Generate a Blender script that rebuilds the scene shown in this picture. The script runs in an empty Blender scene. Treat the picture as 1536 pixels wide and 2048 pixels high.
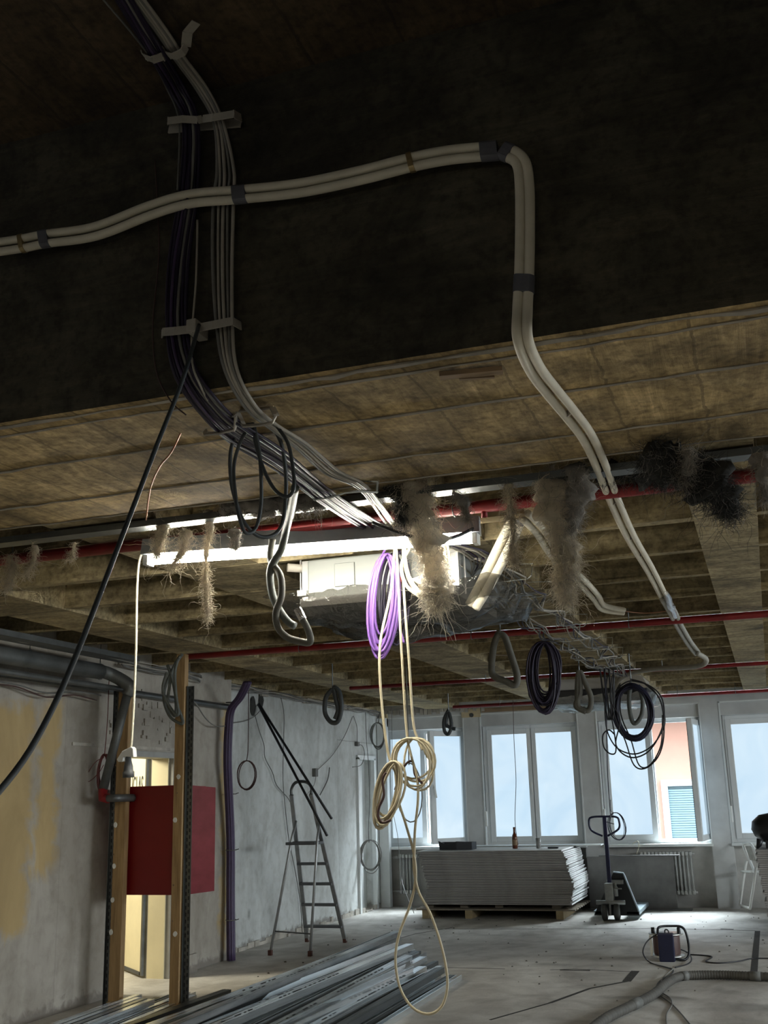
import bpy, bmesh, math, random
from mathutils import Vector, Matrix, noise
random.seed(7)
S = bpy.context.scene
C = S.collection
PI = math.pi

# ------------------------------------------------------------------ camera
FPX, YAW, PIT, ROL, EYE = 2161.53, math.radians(18.79), math.radians(14.734), math.radians(-1.563), 1.5
_fw = Vector((-math.sin(YAW)*math.cos(PIT), math.cos(YAW)*math.cos(PIT), math.sin(PIT)))
_r = Vector((math.cos(YAW), math.sin(YAW), 0)); _u = _r.cross(_fw)
_r2 = _r*math.cos(ROL) + _u*math.sin(ROL); _u2 = _u*math.cos(ROL) - _r*math.sin(ROL)
cam_d = bpy.data.cameras.new('camera'); cam = bpy.data.objects.new('camera', cam_d); C.objects.link(cam)
cam.matrix_world = Matrix(((_r2.x, _u2.x, -_fw.x, 0), (_r2.y, _u2.y, -_fw.y, 0), (_r2.z, _u2.z, -_fw.z, EYE), (0, 0, 0, 1)))
cam_d.sensor_fit = 'VERTICAL'; cam_d.sensor_height = 36; cam_d.lens = FPX/2048*36; cam_d.clip_start = .05
S.camera = cam
S.view_settings.view_transform = 'Standard'; S.view_settings.look = 'None'
S.view_settings.exposure = 0.13; S.view_settings.gamma = 1; S.view_settings.use_curve_mapping = False

# ------------------------------------------------------------------ world, daylight and added fill light
W = bpy.data.worlds.new('overcast_sky'); S.world = W; W.use_nodes = True
wb = W.node_tree.nodes['Background']; wb.inputs[0].default_value = (.86, .93, 1, 1); wb.inputs[1].default_value = .8

def area(name, loc, target, sx, sy, power, col):
    l = bpy.data.lights.new(name, 'AREA'); l.shape = 'RECTANGLE'; l.size = sx; l.size_y = sy; l.energy = power; l.color = col
    o = bpy.data.objects.new(name, l); C.objects.link(o); o.location = loc
    o.rotation_euler = (Vector(target)-Vector(loc)).to_track_quat('-Z', 'Y').to_euler()
    return o
area('sky_above_street', (-1, 18.2, 5.6), (-1, 14.5, .6), 15, 3.0, 15500, (.80, .92, 1.0))
area('fill_right_side', (9.6, 9.0, 3.4), (-3, 9.5, 1.0), 8, 3.4, 2000, (.86, .95, 1.0))  # added fill lamp outside the unseen right wall, brightens the room
area('stairwell_lamp', (-6.7, 8.2, 2.3), (-6.0, 9.0, 1.0), .6, .6, 62, (1, .93, .74))
TUBE_STRENGTH = 125.0
PANE_STRENGTH = .95

# ------------------------------------------------------------------ helpers
def ray(x, y): return (_r2*(x-768) - _u2*(y-1024))/FPX + _fw
def U(p):                      # (x, y, 'Y'|'Z'|'X', value) -> world point
    d = ray(p[0], p[1]); v = p[3]
    t = v/d.y if p[2] == 'Y' else ((v-EYE)/d.z if p[2] == 'Z' else v/d.x)
    return Vector((0, 0, EYE)) + d*t
def pY(Y, *pts): return [U((x, y, 'Y', Y)) for x, y in pts]
def pZ(Z, *pts): return [U((x, y, 'Z', Z)) for x, y in pts]
def pX(X, *pts): return [U((x, y, 'X', X)) for x, y in pts]
def pp(*pts): return [U((x, y, 'Y', Y)) for x, y, Y in pts]
def smooth(P, n=6, closed=False):
    P = [Vector(p) for p in P]; out = []; N = len(P)
    if N < 3 and not closed: return P
    rng = range(N) if closed else range(N-1)
    for i in rng:
        if closed: a, b, c, d = P[(i-1) % N], P[i], P[(i+1) % N], P[(i+2) % N]
        else: a, b, c, d = P[max(i-1, 0)], P[i], P[i+1], P[min(i+2, N-1)]
        for k in range(n):
            t = k/n
            out.append(.5*((2*b)+(c-a)*t+(2*a-5*b+4*c-d)*t*t+(3*b-3*c+d-a)*t*t*t))
    if not closed: out.append(P[-1])
    return out

class MB:
    def __init__(s): s.v = []; s.f = []; s.m = []; s.cur = 0
    def add(s, vs, fs):
        o = len(s.v); s.v += [Vector(x) for x in vs]
        for f in fs: s.f.append([i+o for i in f]); s.m.append(s.cur)
        return s
    def box(s, x0, x1, y0, y1, z0, z1):
        return s.add([(x, y, z) for x in (x0, x1) for y in (y0, y1) for z in (z0, z1)],
                     [(0, 1, 3, 2), (4, 6, 7, 5), (0, 4, 5, 1), (2, 3, 7, 6), (0, 2, 6, 4), (1, 5, 7, 3)])
    def bevbox(s, x0, x1, y0, y1, z0, z1, b=.004):
        bm = bmesh.new(); r = bmesh.ops.create_cube(bm, size=1)
        bmesh.ops.scale(bm, vec=(x1-x0, y1-y0, z1-z0), verts=bm.verts)
        bmesh.ops.translate(bm, vec=((x0+x1)/2, (y0+y1)/2, (z0+z1)/2), verts=bm.verts)
        bmesh.ops.bevel(bm, geom=bm.edges[:], offset=b, segments=2, affect='EDGES', profile=.7)
        bm.verts.index_update()
        s.add([v.co.copy() for v in bm.verts], [[v.index for v in f.verts] for f in bm.faces]); bm.free(); return s
    def beam(s, a, b, w, h, up=(0, 0, 1)):     # rectangular bar from a to b
        a = Vector(a); b = Vector(b); d = (b-a).normalized(); up = Vector(up)
        sd = d.cross(up); sd = sd.normalized() if sd.length > 1e-4 else Vector((1, 0, 0)); up = sd.cross(d)
        vs = [p+sd*i*w/2+up*j*h/2 for p in (a, b) for i, j in ((-1, -1), (1, -1), (1, 1), (-1, 1))]
        return s.add(vs, [(0, 1, 2, 3), (7, 6, 5, 4), (0, 4, 5, 1), (1, 5, 6, 2), (2, 6, 7, 3), (3, 7, 4, 0)])
    def tube(s, P, r, n=8, closed=False, cap=True, flat=1.0):
        P = [Vector(p) for p in P]; N = len(P)
        if N < 2: return s
        T = []
        for i in range(N):
            a = P[(i-1) % N] if closed or i else P[i]; b = P[(i+1) % N] if closed or i < N-1 else P[i]
            t = b-a; T.append(t.normalized() if t.length > 1e-9 else Vector((0, 0, 1)))
        nrm = T[0].orthogonal().normalized(); vs = []; ex = T[0]
        for i in range(N):
            nrm = nrm - T[i]*nrm.dot(T[i])
            nrm = nrm.normalized() if nrm.length > 1e-6 else T[i].orthogonal().normalized()
            bi = T[i].cross(nrm); rr = r[i] if isinstance(r, (list, tuple)) else r
            for k in range(n):
                a = 2*PI*k/n; vs.append(P[i]+nrm*math.cos(a)*rr+bi*math.sin(a)*rr*flat)
        fs = []
        for i in range(N if closed else N-1):
            j = (i+1) % N
            for k in range(n): l = (k+1) % n; fs.append((i*n+k, i*n+l, j*n+l, j*n+k))
        if cap and not closed: fs += [list(range(n))[::-1], [(N-1)*n+k for k in range(n)]]
        return s.add(vs, fs)
    def lathe(s, prof, c=(0, 0, 0), n=20, axis='Z'):
        vs = []; c = Vector(c)
        for r, h in prof:
            for k in range(n):
                a = 2*PI*k/n; x, y = r*math.cos(a), r*math.sin(a)
                vs.append(c+Vector({'Z': (x, y, h), 'Y': (x, h, y), 'X': (h, x, y)}[axis]))
        fs = [(i*n+k, i*n+(k+1) % n, (i+1)*n+(k+1) % n, (i+1)*n+k) for i in range(len(prof)-1) for k in range(n)]
        fs += [list(range(n))[::-1], [(len(prof)-1)*n+k for k in range(n)]]
        return s.add(vs, fs)
    def prism(s, poly, vec):
        n = len(poly); vec = Vector(vec); vs = [Vector(p) for p in poly]+[Vector(p)+vec for p in poly]
        return s.add(vs, [list(range(n))[::-1], list(range(n, 2*n))]+[(i, (i+1) % n, n+(i+1) % n, n+i) for i in range(n)])
    def xf(s, M, start=0):
        for i in range(start, len(s.v)): s.v[i] = M @ s.v[i]
        return s
    def build(s, name, mat, parent=None, sm=False, origin=None, bevel=0):
        o0 = Vector(parent['_o']) if parent is not None and '_o' in parent.keys() else (Vector(origin) if origin is not None else None)
        if parent is None and o0 is None:
            xs = [v.x for v in s.v]; ys = [v.y for v in s.v]; zs = [v.z for v in s.v]
            o0 = Vector(((min(xs)+max(xs))/2, (min(ys)+max(ys))/2, min(zs)))
        if o0 is None: o0 = Vector((0, 0, 0))
        me = bpy.data.meshes.new(name); me.from_pydata([v-o0 for v in s.v], [], s.f)
        for m in (mat if isinstance(mat, (list, tuple)) else [mat]): me.materials.append(m)
        for p, mi in zip(me.polygons, s.m): p.material_index = mi; p.use_smooth = sm
        me.update()
        bm = bmesh.new(); bm.from_mesh(me); bmesh.ops.recalc_face_normals(bm, faces=bm.faces); bm.to_mesh(me); bm.free()
        o = bpy.data.objects.new(name, me); C.objects.link(o)
        if parent is not None: o.parent = parent
        else: o.location = o0
        o['_o'] = list(o0)
        if bevel:
            b = o.modifiers.new('bevel', 'BEVEL'); b.width = bevel; b.segments = 2; b.limit_method = 'ANGLE'
        return o

def tag(o, label, cat, group=None, kind=None):
    if label: o['label'] = label
    if cat: o['category'] = cat
    if group: o['group'] = group
    if kind: o['kind'] = kind
    return o
def thing(name, loc, label, cat, group=None):
    o = bpy.data.objects.new(name, None); C.objects.link(o); o.location = loc; o.empty_display_size = .1
    o['_o'] = list(loc); return tag(o, label, cat, group)
def root_struct(name, loc, label):
    o = bpy.data.objects.new(name, None); C.objects.link(o); o.location = loc; o['_o'] = list(loc); o['kind'] = 'structure'; o['label'] = label
    return o
def struct(mb, name, mat, label=None, sm=False):
    o = mb.build(name, mat, origin=(0, 0, 0), sm=sm); o['kind'] = 'structure'
    if label: o['label'] = label
    return o

ORD = ['first', 'second', 'third', 'fourth', 'fifth', 'sixth', 'seventh', 'eighth', 'ninth', 'tenth', 'eleventh', 'twelfth', 'thirteenth',
       'fourteenth', 'fifteenth', 'sixteenth', 'seventeenth', 'eighteenth', 'nineteenth', 'twentieth', 'twenty-first', 'twenty-second',
       'twenty-third', 'twenty-fourth', 'twenty-fifth', 'twenty-sixth', 'twenty-seventh', 'twenty-eighth', 'twenty-ninth', 'thirtieth',
       'thirty-first', 'thirty-second', 'thirty-third', 'thirty-fourth', 'thirty-fifth', 'thirty-sixth']

# ------------------------------------------------------------------ materials
def nodes(name):
    m = bpy.data.materials.new(name); m.use_nodes = True
    return m, m.node_tree.nodes, m.node_tree.links, m.node_tree.nodes['Principled BSDF']
def noise_fac(N, L, scale, stretch=(1, 1, 1), detail=5, dist=0.0, rough=.6):
    tc = N.new('ShaderNodeTexCoord'); mp = N.new('ShaderNodeMapping'); mp.inputs['Scale'].default_value = stretch
    nz = N.new('ShaderNodeTexNoise'); nz.inputs['Scale'].default_value = scale; nz.inputs['Detail'].default_value = detail
    nz.inputs['Distortion'].default_value = dist; nz.inputs['Roughness'].default_value = rough
    L.new(tc.outputs['Object'], mp.inputs['Vector']); L.new(mp.outputs['Vector'], nz.inputs['Vector'])
    return nz
def ramp(N, L, src, stops):
    r = N.new('ShaderNodeValToRGB'); e = r.color_ramp.elements
    while len(e) < len(stops): e.new(.5)
    for k, (p, c) in enumerate(stops): e[k].position = p; e[k].color = (*c, 1)
    L.new(src, r.inputs[0]); return r
def mixc(N, L, fac, a, b, mode='MIX'):
    x = N.new('ShaderNodeMix'); x.data_type = 'RGBA'; x.blend_type = mode
    for val, sock in ((fac, x.inputs[0]), (a, x.inputs[6]), (b, x.inputs[7])):
        if isinstance(val, (int, float)): sock.default_value = val
        elif isinstance(val, tuple): sock.default_value = (*val, 1)
        else: L.new(val, sock)
    return x.outputs[2]
def bump(N, L, b, src, st, dist=.01, prev=None):
    bp = N.new('ShaderNodeBump'); bp.inputs['Strength'].default_value = st; bp.inputs['Distance'].default_value = dist
    L.new(src, bp.inputs['Height'])
    if prev: L.new(prev.outputs[0], bp.inputs['Normal'])
    L.new(bp.outputs[0], b.inputs['Normal']); return bp
def pm(name, col, var=.15, scale=8, rough=.6, metal=0, bmp=.15, stretch=(1, 1, 1), col2=None, dist=.005, coat=0):
    m, N, L, b = nodes(name); nz = noise_fac(N, L, scale, stretch)
    lo = tuple(max(0, c*(1-var)) for c in col); hi = col2 or tuple(min(1, c*(1+var)) for c in col)
    r = ramp(N, L, nz.outputs[0], [(.3, lo), (.7, hi)]); L.new(r.outputs[0], b.inputs['Base Color'])
    b.inputs['Roughness'].default_value = rough; b.inputs['Metallic'].default_value = metal
    if coat: b.inputs['Coat Weight'].default_value = coat
    if bmp: bump(N, L, b, nz.outputs[0], bmp, dist)
    return m
def sepxyz(N, L):
    tc = N.new('ShaderNodeTexCoord'); s = N.new('ShaderNodeSeparateXYZ'); L.new(tc.outputs['Object'], s.inputs[0]); return s
def math_(N, L, op, a, b=None, clamp=False):
    x = N.new('ShaderNodeMath'); x.operation = op; x.use_clamp = clamp
    for i, v in enumerate((a, b)):
        if v is None: continue
        if isinstance(v, (int, float)): x.inputs[i].default_value = v
        else: L.new(v, x.inputs[i])
    return x.outputs[0]
def rectmask(N, L, u, v, rects, nz, soft=.06, amp=.35):
    """mask of rectangles (u0,u1,v0,v1) whose edges wander with the noise"""
    tot = None; w = math_(N, L, 'MULTIPLY', math_(N, L, 'SUBTRACT', nz.outputs[0], .5), amp)
    u2 = math_(N, L, 'ADD', u, w); v2 = math_(N, L, 'ADD', v, w)
    for u0, u1, v0, v1 in rects:
        a = math_(N, L, 'MULTIPLY', math_(N, L, 'SUBTRACT', u2, u0), 1/soft, True); b_ = math_(N, L, 'MULTIPLY', math_(N, L, 'SUBTRACT', u1, u2), 1/soft, True)
        c = math_(N, L, 'MULTIPLY', math_(N, L, 'SUBTRACT', v2, v0), 1/soft, True); d = math_(N, L, 'MULTIPLY', math_(N, L, 'SUBTRACT', v1, v2), 1/soft, True)
        q = math_(N, L, 'MULTIPLY', math_(N, L, 'MULTIPLY', a, b_), math_(N, L, 'MULTIPLY', c, d))
        tot = q if tot is None else math_(N, L, 'MAXIMUM', tot, q)
    return tot

def concrete_board(name, lo, mid, hi, axis='Y', boards=.22, off=0.0):
    m, N, L, b = nodes(name)
    st = {'Y': (9, 1, 4), 'X': (1, 9, 9), 'Z': (1, 1, 1)}[axis]
    n1 = noise_fac(N, L, 1.6, st, 9, 1.3, .72); n2 = noise_fac(N, L, 3.1, (1, 1, 1), 8, 1.1, .68); n3 = noise_fac(N, L, 34, (1, 1, 1), 5)
    r = ramp(N, L, n1.outputs[0], [(.25, lo), (.5, mid), (.75, hi)])
    r2 = ramp(N, L, n2.outputs[0], [(.3, (.30, .27, .21)), (.62, (1.2, 1.15, 1.02))])
    c = mixc(N, L, .85, r.outputs[0], r2.outputs[0], 'MULTIPLY')
    r3 = ramp(N, L, n3.outputs[0], [(.32, (.5, .47, .42)), (.55, (1.15, 1.15, 1.12))]); c = mixc(N, L, .75, c, r3.outputs[0], 'MULTIPLY')
    s = sepxyz(N, L); co = s.outputs[0] if axis == 'Y' else (s.outputs[1] if axis == 'X' else s.outputs[2])
    wob = math_(N, L, 'MULTIPLY', n2.outputs[0], .055)
    fr = math_(N, L, 'FRACT', math_(N, L, 'MULTIPLY', math_(N, L, 'ADD', math_(N, L, 'ADD', co, wob), 50+off), 1/boards))
    ln = math_(N, L, 'LESS_THAN', fr, .035)
    c = mixc(N, L, math_(N, L, 'MULTIPLY', math_(N, L, 'MULTIPLY', ln, n3.outputs[0]), .9), c, tuple(x*.35 for x in lo))
    n4 = noise_fac(N, L, 1.1, (1, 1, 1), 5, 1.5, .6); r4 = ramp(N, L, n4.outputs[0], [(.36, (.42, .40, .36)), (.5, (1, 1, 1)), (.66, (1.2, 1.17, 1.08))]); c = mixc(N, L, .8, c, r4.outputs[0], 'MULTIPLY')
    L.new(c, b.inputs['Base Color']); b.inputs['Roughness'].default_value = .92
    b1 = bump(N, L, b, n1.outputs[0], .55, .012); b2 = bump(N, L, b, n3.outputs[0], .35, .006, b1); bump(N, L, b, fr, .25, .006, b2)
    return m

M = {}
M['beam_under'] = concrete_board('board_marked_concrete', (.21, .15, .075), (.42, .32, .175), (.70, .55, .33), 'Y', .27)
M['beam_face'] = concrete_board('shaded_beam_concrete', (.035, .033, .026), (.06, .055, .042), (.10, .088, .062), 'X', .4)  # beam concrete darkened in colour for the shade on its unlit face
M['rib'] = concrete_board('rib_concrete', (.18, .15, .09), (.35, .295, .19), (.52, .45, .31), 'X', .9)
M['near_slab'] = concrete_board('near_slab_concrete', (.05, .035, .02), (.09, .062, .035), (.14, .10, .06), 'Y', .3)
M['slab'] = pm('slab_concrete', (.16, .15, .125), .35, 3, .95, bmp=.3)

def floor_mat():
    m, N, L, b = nodes('dusty_screed')
    n1 = noise_fac(N, L, .55, (1.6, .7, 1), 7, 1.2); n2 = noise_fac(N, L, 3.2, (1, 1, 1), 8, .5); n3 = noise_fac(N, L, 60, (1, 1, 1), 3)
    r = ramp(N, L, n1.outputs[0], [(.28, (.30, .275, .24)), (.5, (.52, .50, .465)), (.72, (.70, .685, .65))])
    r2 = ramp(N, L, n2.outputs[0], [(.3, (.62, .6, .57)), (.6, (1.08, 1.08, 1.07))])
    c = mixc(N, L, .8, r.outputs[0], r2.outputs[0], 'MULTIPLY')
    r3 = ramp(N, L, n3.outputs[0], [(.3, (.85, .85, .85)), (.7, (1.07, 1.07, 1.07))]); c = mixc(N, L, .6, c, r3.outputs[0], 'MULTIPLY')
    s = sepxyz(N, L)
    st = rectmask(N, L, s.outputs[0], s.outputs[1], [(-2.25, -1.75, 10.2, 10.45), (-1.45, -.7, 8.7, 8.95), (-.5, 0, 8.4, 8.8), (-3.3, -2.9, 12.2, 12.4)], n2, .12, .4)
    c = mixc(N, L, math_(N, L, 'MULTIPLY', st, .45), c, (.11, .10, .085))
    L.new(c, b.inputs['Base Color']); b.inputs['Roughness'].default_value = .62; b.inputs['Specular IOR Level'].default_value = .35
    b1 = bump(N, L, b, n2.outputs[0], .25, .01); bump(N, L, b, n3.outputs[0], .2, .003, b1)
    return m
M['floor'] = floor_mat()

def leftwall_mat(far):
    m, N, L, b = nodes('patched_wall_plaster_far' if far else 'patched_wall_plaster_near')
    n1 = noise_fac(N, L, 1.3, (1, 1.8, .7), 7, .7); n2 = noise_fac(N, L, 9, (1, 1, 1), 6, .4); n3 = noise_fac(N, L, 2.6, (1, 1, 1), 5, 1.5); s = sepxyz(N, L)
    if far: r = ramp(N, L, n1.outputs[0], [(.25, (.40, .41, .39)), (.5, (.56, .58, .57)), (.75, (.68, .70, .69))])
    else: r = ramp(N, L, n1.outputs[0], [(.25, (.27, .24, .20)), (.5, (.36, .33, .285)), (.75, (.46, .43, .38))])
    c = r.outputs[0]
    r2 = ramp(N, L, n2.outputs[0], [(.28, (.72, .70, .66)), (.55, (1.04, 1.04, 1.03))]); c = mixc(N, L, .6, c, r2.outputs[0], 'MULTIPLY')
    y, z = s.outputs[1], s.outputs[2]
    if not far:
        ym = rectmask(N, L, y, z, [(4, 7.02, .55, 2.26), (7.0, 7.34, .98, 2.28), (4, 6.65, .2, .9), (9.95, 10.16, 0, 2.5)], n3, .10, .42)
        yc = ramp(N, L, n1.outputs[0], [(.3, (.36, .255, .11)), (.6, (.47, .34, .15)), (.8, (.52, .42, .26))])
        c = mixc(N, L, math_(N, L, 'MULTIPLY', ym, .9), c, yc.outputs[0])
        dk = rectmask(N, L, y, z, [(7.5, 7.78, 1.15, 1.75), (7.45, 7.7, 1.9, 2.35), (8.0, 9.2, 2.0, 2.45), (9.1, 9.4, 1.2, 1.5)], n3, .25, .5)
        c = mixc(N, L, math_(N, L, 'MULTIPLY', dk, .5), c, (.12, .10, .085))
        dj = rectmask(N, L, y, z, [(7.36, 7.375, 0, 2.4), (7.6, 7.61, 0, 1.2)], n3, .01, .02)
        c = mixc(N, L, math_(N, L, 'MULTIPLY', dj, .4), c, (.15, .13, .11))
    else:
        dk = rectmask(N, L, y, z, [(12.3, 12.42, 1.75, 1.9), (12.75, 12.85, 1.5, 1.58), (11.3, 11.36, 2.2, 2.33), (12.0, 12.05, 1.72, 1.8), 
                                  (11.35, 11.41, .95, 1.1), (10.9, 11.0, .28, .4), ], n3, .04, .10)
        c = mixc(N, L, math_(N, L, 'MULTIPLY', dk, .55), c, (.14, .14, .13))
        sm_ = rectmask(N, L, y, z, [(13.4, 13.9, .5, .85), (10.5, 11.0, .8, 1.5), (11.8, 12.3, .9, 1.3)], n1, .5, 1.2); c = mixc(N, L, math_(N, L, 'MULTIPLY', sm_, .6), c, (.25, .26, .25))
        cr = rectmask(N, L, y, z, [(13.55, 13.565, .1, 2.25), (13.55, 14.9, 2.23, 2.245)], n3, .008, .03)
        c = mixc(N, L, math_(N, L, 'MULTIPLY', cr, .7), c, (.12, .12, .11))
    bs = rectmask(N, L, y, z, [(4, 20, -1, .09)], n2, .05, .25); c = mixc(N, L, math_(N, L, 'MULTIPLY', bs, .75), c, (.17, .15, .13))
    L.new(c, b.inputs['Base Color']); b.inputs['Roughness'].default_value = .85
    b1 = bump(N, L, b, n2.outputs[0], .25, .01); bump(N, L, b, n1.outputs[0], .2, .02, b1)
    return m
M['wall_near'] = leftwall_mat(False); M['wall_white'] = leftwall_mat(True)
M['wall_far'] = pm('grey_white_window_wall', (.50, .50, .49), .14, 2.0, .85, bmp=.15, col2=(.60, .61, .60))
M['niche'] = pm('dusty_niche_plaster', (.50, .49, .46), .25, 2.5, .9, bmp=.25)
M['pvc'] = pm('white_window_frame', (.74, .76, .76), .04, 4, .38, bmp=0)
M['seal'] = pm('black_rubber_seal', (.02, .02, .025), .1, 10, .6, bmp=0)
M['cream'] = pm('cream_door_paint', (.78, .70, .46), .08, 2.5, .6, bmp=.03)
M['corr'] = pm('corridor_plaster', (.74, .68, .50), .1, 2, .85, bmp=.08)
M['white_trim'] = pm('white_trim_paint', (.66, .68, .67), .08, 5, .5, bmp=.03)
M['grey_paint'] = pm('grey_frame_paint', (.33, .33, .31), .15, 6, .55, bmp=.03)
M['plaster_old'] = pm('rough_old_plaster', (.42, .39, .34), .35, 6, .95, bmp=.7, dist=.02)
M['brown_board'] = pm('brown_wood_board', (.25, .17, .10), .3, 5, .75, stretch=(1, 6, 6), bmp=.2)
M['tan_patch'] = pm('tan_insulation_patch', (.52, .42, .26), .15, 6, .8)
M['timber'] = pm('pine_timber', (.33, .20, .085), .25, 4, .7, stretch=(9, 9, .8), col2=(.47, .31, .15), bmp=.12)
M['timber_x'] = pm('pale_block_timber', (.36, .28, .16), .2, 4, .75, stretch=(1, 6, 6), bmp=.1)
M['dark_wood'] = pm('dirty_pallet_wood', (.20, .17, .13), .3, 5, .85, stretch=(1, 7, 7), bmp=.25)
M['red_pipe'] = pm('red_pipe_paint', (.24, .012, .014), .3, 8, .5, bmp=.05)
M['red_panel'] = pm('red_cabinet_paint', (.20, .005, .007), .08, 3, .42, bmp=.02)
M['galv'] = pm('galvanised_steel', (.34, .36, .365), .35, 9, .28, .8, bmp=.06, col2=(.55, .57, .575))
M['galv_d'] = pm('dull_galvanised_steel', (.15, .16, .16), .25, 7, .42, .85, bmp=.06)
M['galv_l'] = pm('bright_galvanised_steel', (.72, .76, .77), .12, 9, .22, .85, bmp=.04)
M['galv_pipe'] = pm('galvanised_pipe', (.13, .135, .13), .35, 6, .5, .5, bmp=.08)
M['alu'] = pm('ladder_aluminium', (.40, .41, .41), .15, 14, .42, .7, bmp=.03)
M['step'] = pm('grey_step_plastic', (.12, .125, .13), .15, 10, .6)
M['red_foot'] = pm('brown_red_rubber', (.09, .035, .025), .2, 20, .7)
M['chrome'] = pm('bright_bracket_metal', (.62, .62, .60), .1, 10, .3, .8, bmp=.02)
M['clip'] = pm('off_white_clip_plastic', (.38, .35, .30), .15, 12, .55)
M['foam'] = pm('cream_pipe_insulation', (.66, .61, .49), .08, 12, .68, bmp=.12)
M['foam_d'] = pm('dark_pipe_insulation', (.13, .125, .105), .2, 12, .75, bmp=.1)
M['foam_g'] = pm('grey_pipe_insulation', (.36, .345, .30), .15, 12, .7, bmp=.1)
M['tape'] = pm('grey_duct_tape', (.10, .10, .115), .2, 15, .5, stretch=(1, 1, 1), bmp=.3)
M['brass'] = pm('brass_clamp', (.42, .32, .16), .2, 20, .4, .8)
M['purple'] = pm('purple_cable_sheath', (.17, .075, .30), .12, 20, .42, bmp=0)
M['violet'] = pm('dull_violet_cable_sheath', (.055, .034, .085), .15, 20, .5, bmp=0)
M['dark_purple'] = pm('dark_purple_cable_sheath', (.020, .013, .034), .2, 20, .5, bmp=0)
M['black_cable'] = pm('black_cable_sheath', (.014, .014, .017), .2, 20, .5, bmp=0)
M['navy_cable'] = pm('dark_navy_cable_sheath', (.018, .018, .04), .2, 20, .5, bmp=0)
M['slate_cable'] = pm('slate_cable_sheath', (.045, .052, .055), .2, 20, .5, bmp=0)
M['grey_cable'] = pm('grey_cable_sheath', (.19, .185, .17), .15, 20, .55, bmp=0)
M['mid_cable'] = pm('dusty_grey_cable_sheath', (.13, .13, .12), .15, 20, .6, bmp=0)
M['white_cable'] = pm('white_cable_sheath', (.80, .74, .56), .06, 20, .5, bmp=0)
M['warm_cable'] = pm('warm_white_cable_sheath', (.62, .54, .37), .08, 20, .5, bmp=0)
M['red_cable'] = pm('dull_red_cable_sheath', (.15, .035, .03), .15, 20, .55, bmp=0)
M['brown_cable'] = pm('dark_brown_cable_sheath', (.07, .035, .03), .15, 20, .55, bmp=0)
M['corrugated'] = pm('grey_green_corrugated_hose', (.10, .11, .10), .2, 30, .6, bmp=.2)
M['wool_d'] = pm('dark_dirty_wool', (.045, .045, .042), .4, 12, .95, bmp=.4)
def wool_mat(name, col, tr):
    m, N, L, b = nodes(name); nz = noise_fac(N, L, 22, (1, 1, 1), 4); r = ramp(N, L, nz.outputs[0], [(.3, tuple(c*.75 for c in col)), (.7, col)])
    L.new(r.outputs[0], b.inputs['Base Color']); b.inputs['Roughness'].default_value = .95
    t = N.new('ShaderNodeBsdfTranslucent'); L.new(r.outputs[0], t.inputs[0]); x = N.new('ShaderNodeMixShader'); x.inputs[0].default_value = tr
    L.new(b.outputs[0], x.inputs[1]); L.new(t.outputs[0], x.inputs[2]); L.new(x.outputs[0], N['Material Output'].inputs[0]); return m
M['wool_l'] = wool_mat('pale_mineral_wool', (.90, .82, .68), .55); M['wool_g'] = wool_mat('grey_mineral_wool', (.46, .43, .39), .4)
M['enamel'] = pm('lamp_housing_enamel', (.30, .32, .35), .06, 10, .4, bmp=0)
M['unit'] = pm('unit_galvanised_sheet', (.30, .31, .29), .05, 4, .42, .35, bmp=.03)
M['black_plastic'] = pm('black_plastic', (.012, .013, .016), .2, 10, .42, bmp=0)
M['navy'] = pm('navy_blue_plastic', (.010, .013, .045), .15, 10, .45, bmp=0)
M['jack_blue'] = pm('dark_blue_jack_paint', (.010, .012, .045), .2, 8, .4, bmp=.02)
M['jack_dark'] = pm('black_jack_paint', (.014, .016, .018), .2, 8, .5)
M['fork_blue'] = pm('worn_fork_metal', (.38, .46, .50), .2, 10, .4, .3)
M['jack_metal'] = pm('grey_cast_metal', (.30, .31, .30), .25, 12, .45, .5)
M['wheel'] = pm('grey_wheel_rubber', (.07, .072, .07), .2, 12, .6)
M['board_paper'] = pm('grey_board_paper', (.31, .295, .28), .15, 5, .85, bmp=.05)
M['board_top'] = pm('dusty_board_face', (.50, .49, .47), .1, 3, .85, bmp=.03)
M['gypsum'] = pm('white_gypsum_edge', (.74, .75, .74), .08, 12, .9, bmp=.1)
M['panel_dark'] = pm('dark_stained_panel', (.115, .112, .108), .25, 2.2, .8, col2=(.19, .185, .175), bmp=.08)
M['radiator'] = pm('old_radiator_enamel', (.42, .42, .40), .12, 7, .5)
M['glass_brown'] = pm('brown_bottle_glass', (.13, .035, .015), .1, 10, .12, bmp=0)
M['paper_label'] = pm('bottle_label_paper', (.30, .20, .12), .2, 20, .7)
M['hose'] = pm('grey_vacuum_hose', (.085, .08, .07), .25, 14, .7, bmp=.2)
M['cup'] = pm('drinking_glass', (.30, .30, .29), .15, 10, .2, bmp=0)
M['cardboard_d'] = pm('dark_grey_tray', (.035, .037, .042), .2, 6, .7)
M['white_plastic'] = pm('white_plastic', (.80, .80, .76), .05, 8, .45, bmp=0)
M['copper'] = pm('copper_pipe', (.40, .20, .12), .2, 12, .4, .8)
M['foil'] = pm('silver_foil_tape', (.70, .71, .72), .1, 30, .22, .95, bmp=.9, dist=.01)
M['pink'] = pm('pink_facade_render', (.34, .19, .145), .05, 3, .9, bmp=.05)
M['blind'] = pm('blue_grey_blind', (.12, .19, .225), .1, 3, .6, bmp=0)
M['ink'] = pm('dark_print_ink', (.03, .03, .03), .1, 10, .7, bmp=0)
M['orange'] = pm('orange_sticker', (.75, .10, .03), .1, 10, .5, bmp=0)
M['chase'] = pm('dark_chase_shade', (.035, .032, .028), .4, 20, 1.0, bmp=.3)
M['debris'] = pm('mortar_crumbs', (.14, .13, .115), .3, 20, .95)

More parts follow.
